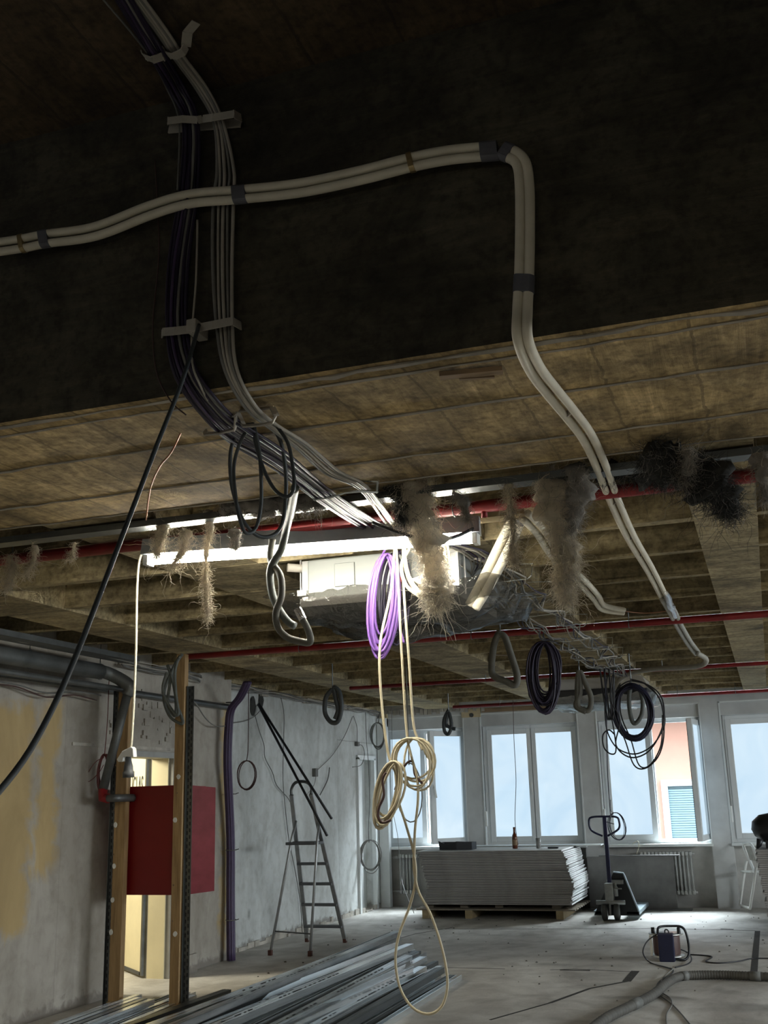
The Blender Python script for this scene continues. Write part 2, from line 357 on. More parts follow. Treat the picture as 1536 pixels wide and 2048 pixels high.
def emis(name, col, st):
    m = bpy.data.materials.new(name); m.use_nodes = True; N = m.node_tree.nodes; L = m.node_tree.links; N.clear()
    e = N.new('ShaderNodeEmission'); o = N.new('ShaderNodeOutputMaterial'); e.inputs[0].default_value = (*col, 1); e.inputs[1].default_value = st
    L.new(e.outputs[0], o.inputs[0]); return m
M['tube'] = emis('lit_tube_diffuser', (1, .965, .84), TUBE_STRENGTH)
def pane_mat():
    m = bpy.data.materials.new('frosted_pane'); m.use_nodes = True; N = m.node_tree.nodes; L = m.node_tree.links; N.clear()
    nz = noise_fac(N, L, 1.1, (1, 1, 1), 3, .8); r = ramp(N, L, nz.outputs[0], [(.3, (.53, .73, .90)), (.7, (.70, .86, .97))])
    e = N.new('ShaderNodeEmission'); L.new(r.outputs[0], e.inputs[0]); e.inputs[1].default_value = PANE_STRENGTH  # daylight on the frosted glass is put in as a glow
    t = N.new('ShaderNodeBsdfTransparent'); t.inputs[0].default_value = (.95, .98, 1, 1)
    x = N.new('ShaderNodeMixShader'); x.inputs[0].default_value = .12; o = N.new('ShaderNodeOutputMaterial')
    L.new(e.outputs[0], x.inputs[1]); L.new(t.outputs[0], x.inputs[2]); L.new(x.outputs[0], o.inputs[0]); return m
M['pane'] = pane_mat()
def film_mat(name, tint, gl):
    m = bpy.data.materials.new(name); m.use_nodes = True; N = m.node_tree.nodes; L = m.node_tree.links; N.clear()
    t = N.new('ShaderNodeBsdfTransparent'); t.inputs[0].default_value = (*tint, 1)
    g = N.new('ShaderNodeBsdfGlossy'); g.inputs['Roughness'].default_value = .12; g.inputs[0].default_value = (.9, .9, .88, 1)
    nz = noise_fac(N, L, 14, (1, 1, 1), 4, 1.2); bp = N.new('ShaderNodeBump'); bp.inputs['Strength'].default_value = .8; bp.inputs['Distance'].default_value = .02
    L.new(nz.outputs[0], bp.inputs['Height']); L.new(bp.outputs[0], g.inputs['Normal'])
    x = N.new('ShaderNodeMixShader'); x.inputs[0].default_value = gl; o = N.new('ShaderNodeOutputMaterial')
    L.new(t.outputs[0], x.inputs[1]); L.new(g.outputs[0], x.inputs[2]); L.new(x.outputs[0], o.inputs[0]); return m
M['film_dark'] = film_mat('crumpled_clear_film', (.34, .33, .31), .20)
M['film_light'] = film_mat('pale_clear_film', (.80, .84, .84), .35)

# ================================================================== SETTING
YW = 15.2; XL = -5.2; XLF = -5.35; ZC = 2.70
# plain floor slab, the chases are strips laid on it
struct(MB().box(-9, 7, -3, 15.9, -.2, 0), 'floor', M['floor'])
# floor seams and chases: thin flush strips, recess shade put into their dark colour
def groove(a, b, w, z=.0008):
    A, B = Vector(a), Vector(b); return (A, B, w)
mb = MB()
for pts, w in ((((700, 1905), (830, 1868), (905, 1855)), .012), (((830, 1858), (1100, 1858), (1300, 1857), (1510, 1861)), .012),
               (((1100, 2006), (1180, 1977), (1253, 1963)), .03), (((1253, 1963), (1271, 1942)), .07), (((1100, 1940), (1150, 1938), (1268, 1944)), .012),
               (((1515, 1862), (1508, 1946)), .055), (((880, 1935), (1010, 1938)), .01), (((980, 2040), (1100, 2006)), .02), (((1441, 1858), (1467, 1859)), .04), (((1120, 1940), (1180, 1941)), .04)):
    P = pZ(0.0, *pts)
    for a, b in zip(P, P[1:]):
        a.z = b.z = .0; mb.beam(a, b, w, .003)
o = struct(mb, 'trim_1', M['chase'], 'dark strips for seams and chases in the screed floor, recess shade put into the colour')

# left wall, near stretch with doorway, then far white stretch set back
DY0, DY1, DZ = 8.2, 9.06, 1.94
mb = MB(); mb.box(XL-.2, XL, -3, DY0, 0, 3.2); mb.box(XL-.2, XL, DY1, 10.2, 0, 3.2); mb.box(XL-.2, XL, DY0, DY1, DZ, 3.2)
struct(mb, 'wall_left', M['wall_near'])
struct(MB().box(XLF-.2, XLF, 10.2, 14.28, 0, 3.2).box(XLF-.2, XLF, 14.28, 14.92, 2.03, 3.2).box(XLF-.2, XLF, 14.92, 15.6, 0, 3.2), 'wall_left_white', M['wall_white'])
struct(MB().box(-7.2, 7, -3.2, -3, 0, 3.9), 'wall_back', M['niche'])
mb = MB().box(6.8, 7, -3, 15.9, 0, .8).box(6.8, 7, -3, 15.9, 2.6, 3.9)
for ya, yb in ((-3, 4.8), (7.0, 7.4), (9.6, 10.0), (12.2, 15.9)): mb.box(6.8, 7, ya, yb, .8, 2.6)  # openings added in this unseen wall to let the fill light in
struct(mb, 'wall_right', M['niche'])
# stairwell behind the doorway
struct(MB().box(-8.6, -8.4, 6, 11.2, 0, 2.6).box(-8.4, -5.4, 6, 6.15, 0, 2.6).box(-8.4, -5.56, 11, 11.2, 0, 2.6), 'wall_stairwell', M['corr'])
struct(MB().box(-8.6, -5.4, 6, 11.2, 2.5, 2.6), 'ceiling_stairwell', M['corr'])

# ceiling: slab, ribs, longitudinal beams
XB = [(-5.9, -5.25), (-4.58, -4.12), (-2.93, -2.42), (-1.52, -1.2), (-.21, .07), (1.2, 1.5), (2.6, 2.9), (4.0, 4.3), (5.4, 5.7)]
mb = MB(); mb.box(-6, 7, 3.9, 15.9, 3.05, 3.25)
def slant(mbx, x0, x1, yc, z0, z1, wb, wt):
    mbx.prism([(x0, yc-wb, z0), (x0, yc+wb, z0), (x0, yc+wt, z1), (x0, yc-wt, z1)], (x1-x0, 0, 0))
k = 0; y = 5.10
ys = []
while y < 15.1: ys.append(y); y += .715
ys = [4.38]+ys
rnd = random.Random(3)
for yy in ys:
    slant(mb, -5.9, 6.9, yy, 2.715, 3.06, .055, .085)
    # plaster fins left along the lower arris of each rib
    x = -5.5
    while x < .3:
        L_ = rnd.uniform(.15, .5); h = rnd.uniform(.004, .014)
        mb.box(x, x+L_, yy-.062, yy-.045, 2.712-h, 2.722); x += L_
struct(mb, 'ceiling', M['rib'])
for i, (a, b) in enumerate(XB):
    mb = MB(); mb.prism([(a, 3.9, 2.70), (b, 3.9, 2.70), (b+.03, 3.9, 3.1), (a-.03, 3.9, 3.1)], (0, 11.4, 0))
    struct(mb, 'trim_%d' % (i+2), M['rib'], 'concrete beam running towards the window wall')
# main cross beam close to the camera, with the higher slab before it
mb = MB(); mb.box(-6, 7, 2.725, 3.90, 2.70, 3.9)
o = mb.build('trim_11', [M['beam_under'], M['beam_face']], origin=(0, 0, 0)); o['kind'] = 'structure'; o['label'] = 'deep concrete cross beam with face darkened as unlit and board marked soffit'
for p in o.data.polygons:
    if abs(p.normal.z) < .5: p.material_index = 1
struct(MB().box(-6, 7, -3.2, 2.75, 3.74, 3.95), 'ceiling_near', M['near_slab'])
# ragged fins between formwork boards under the beam
mb = MB(); rnd = random.Random(11)
for yy, h in ((2.76, .02), (2.83, .012), (3.16, .013), (3.60, .012), (3.88, .01)):
    x = -4.5; P = []
    while x < 1.0:
        P.append(Vector((x, yy+rnd.uniform(-.008, .008), 2.70-rnd.uniform(0, h)*.35))); x += rnd.uniform(.05, .14)
    mb.tube(P, [rnd.uniform(.003, h*.55) for _ in P], 5)
struct(mb, 'trim_12', M['plaster_old'], 'ragged concrete fins along the beam soffit')
a, b = pZ(2.688, (880, 752), (1005, 740))
mb = MB(); mb.beam(a, b, .035, .014); mb.beam(a+Vector((.05, .03, -.004)), b+Vector((-.03, .025, -.006)), .012, .01)
tag(mb.build('wood_splinter', M['brown_board']), 'split brown wood strip stuck to the beam edge above the pipes', 'wood strip')

# window wall
BAY = 1.632; WIN = [(-5.33, -4.07)]+[(-3.81+BAY*k, -2.445+BAY*k) for k in range(0, 6)]
mb = MB(); YB = 15.62
mb.box(-5.4, 7, YW, YB, 2.60, 3.3)
mb.box(-5.4, -5.33, YW, YB, 0, 2.6)
for i in range(len(WIN)):
    x1 = WIN[i][1]; x2 = WIN[i+1][0] if i+1 < len(WIN) else 7
    mb.box(x1, x2, YW, YB, 0, 2.6)
struct(mb, 'wall_far', M['wall_far'])
mb = MB()
for x0, x1 in WIN: mb.box(x0, x1, YW+.14, YB, 0, .765)
struct(mb, 'wall_below_windows', M['niche'])
mb = MB()
for x0, x1 in WIN:                                   # thin light casing round each opening
    mb.box(x0-.012, x0+.004, YW-.008, YW+.02, .8, 2.6); mb.box(x1-.004, x1+.012, YW-.008, YW+.02, .8, 2.6); mb.box(x0-.012, x1+.012, YW-.008, YW+.02, 2.588, 2.604)
struct(mb, 'trim_14', M['white_trim'], 'thin white edge beads around the window openings')
struct(MB().box(-3.78, -2.44, YW-.02, YW-.001, 2.615, 2.675), 'trim_15', M['brown_board'], 'brown board strip above the second window')
struct(MB().box(-4.08, -3.80, YW-.02, YW-.001, 2.555, 2.675), 'trim_16', M['tan_patch'], 'tan patch with round hole above the first pier')
struct(MB().lathe([(.03, 0), (.03, .006)], (-3.93, YW-.028, 2.585), 14, 'Y'), 'trim_17', M['wheel'], 'round hole in the tan patch')
struct(MB().box(-5.32, -5.2, YW-.05, YW-.001, 2.48, 2.66), 'trim_18', M['tan_patch'], 'tan patch in the corner beside the first window')
mb = MB(); rnd = random.Random(5)
for k in range(26):
    x = -5.3+k*.055*1.1; mb.box(x, x+.05, YW-rnd.uniform(.01, .05), YW, 2.62+rnd.uniform(0, .04), 2.71)
struct(mb, 'trim_19', M['plaster_old'], 'crumbled plaster along the top of the window wall')
mb = MB(); rnd = random.Random(6)                     # ragged plaster along the white wall top and foot
y = 10.2
while y < 15.1:
    l = rnd.uniform(.06, .2); mb.box(XLF, XLF+rnd.uniform(.01, .045), y, y+l, 2.63+rnd.uniform(0, .04), 2.72); 
    if rnd.random() < .8: mb.box(XLF, XLF+rnd.uniform(.008, .03), y, y+l, 0, rnd.uniform(.015, .075))
    y += l
struct(mb, 'trim_20', M['plaster_old'], 'broken plaster at the head and foot of the white wall')
struct(MB().box(-5.34, -5.2, 15.1, YW, 0, 2.6), 'trim_21', M['white_trim'], 'white boxed corner beside the first window')

YG = 15.36
def sash(parent, hinge_x, sgn, ang, w, z0, z1, name='sash', handle=False):
    """a glazed leaf of width w hinged at hinge_x; sgn is the direction it runs when shut"""
    fr = .072; mb = MB(); g = MB(); sl = MB()
    def add(m_, x0, x1, y0, y1, a0, a1):
        m_.box(min(sgn*x0, sgn*x1), max(sgn*x0, sgn*x1), y0, y1, a0, a1)
    for m_, d0, d1, ins in ((mb, -.035, .03, 0), (sl, .030, .036, .006)):
        add(m_, ins, fr, d0, d1, z0+ins, z1-ins); add(m_, w-fr, w-ins, d0, d1, z0+ins, z1-ins)
        add(m_, fr, w-fr, d0, d1, z0+ins, z0+fr); add(m_, fr, w-fr, d0, d1, z1-fr, z1-ins)
    add(g, fr-.004, w-fr+.004, -.004, .004, z0+fr-.004, z1-fr+.004)
    Mx = Matrix.Translation((hinge_x, YG, 0)) @ Matrix.Rotation(ang, 4, 'Z')
    s_ = mb.xf(Mx).build(name, M['pvc'], parent, bevel=.004)
    s_['label'] = 'white framed window leaf standing open into the room' if abs(ang) > .01 else 'white framed window leaf, shut'
    gg = g.xf(Mx).build('pane', M['pane'], s_); gg.location = (0, 0, 0)
    for q, mt, nm in ((sl, M['seal'], 'rubber_seal'),):
        q.xf(Mx).build(nm, mt, s_)
    if handle:
        h = MB(); add(h, w-fr*.62, w-fr*.38, -.045, -.034, 1.58, 1.64); h.beam((sgn*(w-fr*.5), -.06, 1.61), (sgn*(w-fr*.5)+.022, -.066, 1.46), .018, .014, (0, 1, 0)); h.beam((sgn*(w-fr*.5), -.035, 1.61), (sgn*(w-fr*.5), -.066, 1.61), .014, .014)
        h.xf(Mx).build('handle', M['white_plastic'], s_)
    return s_
for i, (x0, x1) in enumerate(WIN):
    rt = root_struct('window_%d' % (i+1), (0, 0, 0), 'white double window number %d from the left' % (i+1))
    z0, z1 = .80, 2.42; f = .055; xm = (x0+x1)/2
    mb = MB(); mb.box(x0, x0+f, YG-.02, YG+.06, z0, z1); mb.box(x1-f, x1, YG-.02, YG+.06, z0, z1)
    mb.box(x0+f, x1-f, YG-.02, YG+.06, z0, z0+f); mb.box(x0+f, x1-f, YG-.02, YG+.06, z1-f, z1); mb.box(xm-.03, xm+.03, YG-.015, YG+.06, z0+f, z1-f)
    mb.build('window_frame', M['pvc'], rt, bevel=.003)
    MB().box(x0, x1, YG-.14, YB, z1, 2.6).build('shutter_box', M['wall_far'], rt, bevel=.004)
    MB().bevbox(x0-.02 if i != 0 else x0, x1+.02, YW-.035, YG+.03, .765, .80, .006).build('window_sill', M['white_trim'], rt)
    w = xm-x0-f+.018
    sash(rt, x0+f-.01, 1, 0, w, z0+f-.01, z1-f+.01, handle=(i == 1))
    ang = {0: math.radians(49), 2: math.radians(84)}.get(i, 0)
    sash(rt, x1-f+.01, -1, ang, w-.0, z0+f-.01, z1-f+.01, handle=(i == 0))
    if i < 4:   # roller shutter belt winder at the left reveal
        wz = 1.06; MB().bevbox(x0+.005, x0+.03, YW-.012, YW+.03, wz, wz+.2, .008).build('belt_winder', M['white_plastic'], rt)
        MB().box(x0+.012, x0+.022, YW+.004, YW+.012, wz+.2, 2.42).build('shutter_belt', M['mid_cable'], rt)

# facade across the street, seen through the open leaves
rt = thing('neighbouring_building', (-1.5, 22, -3), 'pink rendered facade across the street seen through the open window', 'building')
MB().box(-14, 9, 22, 22.4, -3, 7.5).build('wall', M['pink'], rt)
def far_window(x, z, w, h):
    m = MB(); t = .12
    m.box(x, x+t, 21.9, 22.02, z+.08, z+h-t); m.box(x+w-t, x+w, 21.9, 22.02, z+.08, z+h-t); m.box(x, x+w, 21.9, 22.02, z+h-t, z+h); m.box(x, x+w, 21.88, 22.02, z, z+.08)
    f = m.build('window_frame', M['far_frame'], rt)
    b = MB(); zz = z+.08
    while zz < z+h-t: b.box(x+t, x+w-t, 21.95, 21.97, zz, zz+.032); b.box(x+t, x+w-t, 21.975, 21.98, zz+.03, zz+.045); zz += .042
    b.build('blind', M['blind'], f)
p = pY(21.9, (1321, 1560), (1336, 1668))
M['far_frame'] = pm('far_white_frame', (.36, .37, .38), .05, 5, .5, bmp=0)
far_window(p[0].x, p[1].z-.35, 1.35, p[0].z-p[1].z+.35)
far_window(p[0].x-3.6, p[1].z-.35, 1.35, p[0].z-p[1].z+.35)

# white door recess in the far left wall
rt = root_struct('door_1', (XLF, 14.6, 0), 'narrow white panelled door recess in the left wall by the windows')
mb = MB(); mb.box(XLF-.03, XLF+.03, 14.24, 14.30, 0, 2.03); mb.box(XLF-.03, XLF+.03, 14.90, 14.96, 0, 2.03); mb.box(XLF-.03, XLF+.03, 14.24, 14.96, 2.0, 2.06)
mb.build('door_frame', M['white_trim'], rt, bevel=.003)
MB().box(XLF-.16, XLF-.13, 14.28, 14.92, .02, 2.03).build('door_leaf', M['white_trim'], rt)
MB().box(XLF-.13, XLF-.1, 14.3, 14.42, .02, 2.0).build('lining', M['grey_paint'], rt)

# doorway with cream leaf opened into the lit stairwell
rt = root_struct('door_2', (XL, 8.6, 0), 'doorway into a brightly lit stairwell behind the red cabinet')
mb = MB(); mb.box(XL-.22, XL+.02, DY1-.04, DY1, 0, DZ); mb.box(XL-.22, XL+.02, DY0, DY0+.04, 0, DZ); mb.box(XL-.22, XL+.02, DY0, DY1, DZ-.05, DZ+.0)
mb.build('door_frame', M['grey_paint'], rt, bevel=.003)
A_ = Vector((-6.15, 9.64, 0)); B_ = Vector((-5.47, 9.045, 0)); dv = (B_-A_).normalized(); nv = Vector((dv.y, -dv.x, 0))
mb = MB(); mb.beam(A_+Vector((0, 0, .99)), B_+Vector((0, 0, .99)), .04, 1.9)
leaf = mb.build('door_leaf', M['cream'], rt); leaf['label'] = 'cream painted door leaf'
mb = MB(); mb.beam(B_+dv*.003+Vector((0, 0, .99))+nv*.0, B_+dv*.05+Vector((0, 0, .99)), .042, 1.94); mb.build('gap_shade', M['galv_d'], rt)  # dark strip put in for the shade of the door edge gap
MB().beam(A_+nv*.024+Vector((0, 0, .035)), B_+nv*.024+Vector((0, 0, .035)), .006, .03).build('kick_strip', M['wheel'], rt)
MB().box(XL-.2, XL-.03, DY1-.055, DY1-.04, 0, DZ-.05).build('lining', M['cream'], rt)
cu = bpy.data.curves.new('lettering', 'FONT'); cu.body = 'DOUGLAS'; cu.size = .26; cu.align_x = 'LEFT'; cu.extrude = .001
to = bpy.data.objects.new('lettering_src', cu); C.objects.link(to); bpy.context.view_layer.update()
dg = bpy.context.evaluated_depsgraph_get(); me = bpy.data.meshes.new_from_object(to.evaluated_get(dg)); bpy.data.objects.remove(to)
xs = [v.co.x for v in me.vertices]; sx = .62/(max(xs)-min(xs))
org = A_+dv*.23+nv*.0225+Vector((0, 0, 1.565))
for v in me.vertices:
    x_, y_, z_ = v.co; v.co = org+dv*((x_-min(xs))*sx)+Vector((0, 0, y_))+nv*z_-Vector((XL, 8.6, 0))
me.materials.clear(); me.materials.append(M['ink']); lt = bpy.data.objects.new('lettering', me); C.objects.link(lt); lt.parent = rt
lt['label'] = 'thin black capital lettering on the cream leaf'
struct(MB().box(XL-.001, XL+.05, 9.28, 9.42, 0, 1.75).box(XL-.001, XL+.075, 9.27, 9.43, 0, .16), 'trim_22', M['wall_near'], 'plastered pilaster strip right of the doorway')
struct(MB().box(XL, XL+.012, 7.45, 9.35, 1.955, 1.98), 'trim_23', M['plaster_old'], 'horizontal scar in the plaster above the doorway')
mb = MB(); rnd = random.Random(8)
for _ in range(60):
    yy = rnd.uniform(7.95, 9.3); zz = rnd.uniform(2.0, 2.45); s_ = rnd.uniform(.02, .09); mb.bevbox(XL, XL+rnd.uniform(.004, .02), yy, yy+s_, zz, zz+s_*.7, .003)
struct(mb, 'trim_24', M['wall_near'], 'crumbled plaster above the doorway')

# ================================================================== PIPES
def bracket(parent, c, r, top, mat=None):
    mb = MB(); mb.tube([c+Vector((0, (r+.004)*math.cos(a*PI/8), (r+.004)*math.sin(a*PI/8))) for a in range(17)], .003, 5)
    mb.tube([c+Vector((0, 0, r)), Vector((c.x, c.y, top))], .004, 6); mb.build('pipe_bracket', mat or M['galv_d'], parent)
def red_pipe(y, z, x0, x1, r, brk, label, ups=()):
    t = thing('sprinkler_pipe', ((x0+x1)/2, y, z-r), label, 'pipe', 'red sprinkler pipes')
    MB().tube([(x0, y, z), (x1, y, z)], r, 14).build('pipe', M['red_pipe'], t, True)
    for x in brk: bracket(t, Vector((x, y, z)), r, 2.76)
    for x, h in ups:
        MB().tube([(x, y, z-r*.5), (x, y, z-r-.02), (x, y, z-r-h)], [r*.45, r*.5, r*.35], 10).build('outlet', M['red_pipe'], t, True)
    return t
YP1 = (U((0, 1120, 'Z', 2.685)).y+U((1514, 940, 'Z', 2.685)).y)/2
YP2 = U((1536, 1226, 'Z', 2.65)).y; YP3 = U((1323, 1392, 'Z', 2.64)).y
red_pipe(YP1, 2.672, -5.2, 6, .027, (-3.4, -2.3, -1.15, -.2), 'nearest red sprinkler pipe, just behind the fluorescent lamp', ((-1.97, .03), (-1.02, .02)))
red_pipe(YP2, 2.645, -4.45, 6, .025, (-3.4, -2.0, -.84, .6), 'middle red sprinkler pipe, crossing below the wire cable clips')
red_pipe(YP3, 2.64, -3.95, 6, .022, (-3.3, -2.1, -1.0, -.3), 'far red sprinkler pipe running above the windows')
ym = (YP2+YP3)/2+.3
p = pZ(2.64, (680, 1373), (1536, 1333)); red_pipe((p[0].y+p[1].y)/2, 2.645, p[0].x, 6, .02, (-2.7, -.9), 'thin red pipe between the middle and far sprinkler pipes')

# dark steel channel at the far edge of the beam
t = thing('steel_channel', (-2.5, 4.0, 2.66), 'dark steel channel under the beam edge above the fluorescent lamp', 'channel')
MB().box(-5.2, .9, 3.97, 4.05, 2.662, 2.668).box(-5.2, .9, 3.97, 3.974, 2.668, 2.69).box(-5.2, .9, 4.046, 4.05, 2.668, 2.69).build('channel', M['galv_d'], t)
tag(MB().box(-1.9, -.9, 4.56, 4.66, 2.688, 2.712).build('timber_board', M['timber_x']), 'pale timber board fixed under the ribs behind the lamp end', 'board')

# insulated refrigerant pipes
def pair(name, pts, label, hs, r, bands=(), ties=(), mat='foam', clamps=(), ends=None):
    """pts: (x,y,mode,val). Two foam covered pipes side by side; bands = point positions taped in grey"""
    ctr = [Vector((p[0], p[1])) for p in pts]; L_, R_ = [], []
    for i, p in enumerate(pts):
        a = ctr[max(i-1, 0)]; b = ctr[min(i+1, len(ctr)-1)]; t = (b-a).normalized(); n = Vector((-t.y, t.x)); h = hs[i] if isinstance(hs, list) else hs
        L_.append(U((p[0]+n.x*h, p[1]+n.y*h, p[2], p[3]))); R_.append(U((p[0]-n.x*h, p[1]-n.y*h, p[2], p[3])))
    cw = [(a+b)/2 for a, b in zip(L_, R_)]
    t = thing(name, cw[0], label, 'pipe', 'cream insulated pipe pairs')
    SL, SR = smooth(L_, 8), smooth(R_, 8)
    MB().tube(SL, r, 12).build('insulated_pipe', M[mat], t, True); MB().tube(SR, r, 12).build('insulated_pipe', M[mat], t, True)
    def wrap(i, ln, nm, mt, ex):
        k = int(i*8); k = max(1, min(k, len(SL)-2)); c = (SL[k]+SR[k])/2; d = (SL[k+1]-SL[k-1]).normalized(); s_ = SL[k]-SR[k]; sd = s_.normalized()
        up = d.cross(sd); w = s_.length/2
        ring = []
        for j in range(20):
            a = 2*PI*j/20; rr = r+ex; ca, sa = math.cos(a), math.sin(a)
            ring.append(sd*(ca*rr+(w if ca > .01 else (-w if ca < -.01 else 0)))+up*sa*rr)
        m_ = MB(); vs = [c-d*ln/2+q for q in ring]+[c+d*ln/2+q for q in ring]
        m_.add(vs, [(j, (j+1) % 20, 20+(j+1) % 20, 20+j) for j in range(20)]+[list(range(20))[::-1], list(range(20, 40))]); m_.build(nm, mt, t, False)
    for i, ln in bands: wrap(i, ln, 'tape_band', M['tape'], .0018)
    for i in ties: wrap(i, .007, 'cable_tie', M['clip'], .003)
    for i in clamps: wrap(i, .016, 'pipe_clamp', M['brass'], .003)
    return t
F = 2.668
f1 = [(-30, 498), (45, 487), (90, 478), (190, 463), (300, 421), (380, 398), (480, 389), (600, 376), (720, 351), (822, 325), (900, 310), (985, 302)]
pair('insulated_pipe_pair', [(x, y, 'Y', F) for x, y in f1], 'cream insulated pipe pair crossing the dark beam face from the left', 9.6, .0142,
     [(2.0, .035), (6.1, .045), (10.9, .05)], (), 'foam', (1.0, 9.0))
f2 = [(1010, 303, 'Y', F), (1040, 322, 'Y', F), (1049, 370, 'Y', F), (1050, 470, 'Y', F), (1048, 560, 'Y', F), (1045, 620, 'Y', F), (1046, 680, 'Y', F), (1070, 738, 'Z', 2.675), (1105, 785, 'Z', 2.675), (1138, 825, 'Z', 2.672), (1175, 875, 'Z', 2.67),
      (1203, 935, 'Z', 2.67), (1229, 1003, 'Z', 2.67), (1262, 1075, 'Z', 2.675), (1300, 1140, 'Z', 2.675), (1328, 1195, 'Z', 2.68)]
hs2 = [9, 9, 9.4, 9.6, 9.8, 10, 10.3, 10.6, 10.6, 10.3, 9.8, 9.2, 8.2, 7, 6, 5.2]
pair('insulated_pipe_pair', f2, 'cream insulated pipe pair dropping down the beam and running under the ceiling ribs', hs2, .0142,
     [(4.15, .05), (.1, .03)], (9.0, 12.0, 13.0, 13.5, 14.2, 14.8))
f3 = [(1328, 1195, 'Z', 2.66), (1345, 1225, 'Z', 2.655), (1360, 1255, 'Z', 2.655), (1378, 1285, 'Z', 2.655), (1394, 1306, 'Z', 2.655)]
t = pair('insulated_pipe_pair', f3, 'grey insulated pipe pair with foil tape, continuing under the ceiling past the joint', [5.2, 5, 4.6, 4.2, 4], .016, (), (.8, 1.6, 2.4, 3.2), 'foam_g')
for q in ((1333, 1185, 1345, 1215), (1338, 1208, 1352, 1232)):
    a, b = pZ(2.645, (q[0], q[1]), (q[2], q[3])); mb = MB(); P = [a.lerp(b, k/6)+Vector((random.uniform(-.006, .006), 0, random.uniform(-.006, .006))) for k in range(7)]; mb.tube(P, [random.uniform(.012, .022) for _ in P], 8); mb.build('foil_wrap', M['foil'], t)
# branch pipes from the near unit
g1 = [(945, 1213, 'Y', 5.0), (975, 1160, 'Y', 4.95), (1010, 1090, 'Y', 4.85), (1032, 1045, 'Y', 4.75), (1050, 1032, 'Y', 4.72)]
pair('insulated_pipe_pair', g1, 'cream insulated pipe pair rising from the film wrapped unit to the ceiling', [7, 9, 10, 8, 4], .0225, [(3.6, .06)], ())
g2 = [(1050, 1032, 'Z', 2.68), (1078, 1060, 'Z', 2.68), (1103, 1100, 'Z', 2.68), (1130, 1135, 'Z', 2.68), (1165, 1165, 'Z', 2.68), (1192, 1195, 'Z', 2.68), (1207, 1215, 'Z', 2.68), (1248, 1223, 'Z', 2.67)]
pair('insulated_pipe_pair', g2, 'cream insulated pipe pair under the ribs behind the hanging wool', [8, 8, 7.5, 7, 6.4, 6, 5, 3], .0165, (), (2.0, 4.0, 5.0, 5.9))
tag(MB().tube(smooth(pZ(2.67, (1246, 1222), (1290, 1226), (1335, 1222))), .004, 6).build('copper_pipe', M['copper'], sm=True), 'thin bare copper pipe linking two insulated pipe pairs', 'pipe')
# grey hose tail to the far unit
tag(MB().tube(smooth(pp((1394, 1306, 9.7), (1412, 1318, 9.8), (1405, 1330, 9.9), (1370, 1335, 10.1), (1310, 1338, 10.4), (1262, 1347, 10.7), (1238, 1362, 10.9), (1226, 1385, 11.0), (1225, 1410, 11.0)), 8), .022, 10).build('drain_hose', M['foam_g'], sm=True), 'grey insulated hose curving from the pipe pair down to the far unit', 'hose')

# ================================================================== FLUORESCENT LAMP
a, b = pZ(2.57, (297, 1121), (952, 1077)); d = (b-a).normalized(); t = thing('fluorescent_lamp', a.lerp(b, .5), 'lit white fluorescent batten lamp hanging under the ceiling ribs', 'lamp')
n = Vector((-d.y, d.x, 0)).normalized(); up = n.cross(d)*-1
if up.z < 0: up = -up
MB().prism([a-d*.02+n*-.05+up*.02, a-d*.02+n*.05+up*.02, a-d*.02+n*.03+up*.095, a-d*.02-n*.03+up*.095], (b-a)+d*.04).build('housing', M['enamel'], t)
m = MB(); m.tube([a+d*.01, b-d*.01], .021, 16); m.build('light_tube', M['tube'], t, True)
for q in (a, b): MB().bevbox(q.x-.012, q.x+.012, q.y-.03, q.y+.03, q.z-.026, q.z+.03, .004).build('end_cap', M['white_plastic'], t)
for f_ in (.18, .8):
    c = a.lerp(b, f_)+up*.075; MB().tube([c, Vector((c.x, c.y, 2.72))], .003, 6).build('hanger', M['galv_d'], t)
m = MB(); m.tube(smooth(pp((745, 1045, 4.15), (790, 1062, 4.18), (840, 1077, 4.18), (880, 1080, 4.2), (920, 1070, 4.3), (955, 1052, 4.45))), .0075, 8); tag(m.build('lamp_cable', M['black_cable'], sm=True), 'black cable sagging across the right end of the lamp', 'cable')
def batten(x, y, z, L_, strength, label):  # added fill lamps out of view, built like the visible one
    t = thing('fluorescent_lamp', (x, y, z), label, 'lamp')
    MB().prism([(x, y-.05, z+.02), (x, y+.05, z+.02), (x, y+.03, z+.08), (x, y-.03, z+.08)], (L_, 0, 0)).build('housing', M['enamel'], t)
    MB().tube([(x+.01, y, z), (x+L_-.01, y, z)], .021, 14).build('light_tube', emis('fill_tube', (1, .95, .82), strength), t, True)
    for f_ in (.15, .85): MB().tube([(x+L_*f_, y, z+.08), (x+L_*f_, y, 3.7 if y < 2.7 else 2.72)], .004, 6).build('hanger', M['galv_d'], t)
batten(2.6, 4.5, 2.58, 1.5, 110, 'added fill lamp built as a lit fluorescent batten, out of view to the right')
batten(-1.6, -1.8, 2.3, 1.5, 26, 'added fill lamp built as a lit fluorescent batten behind the camera')
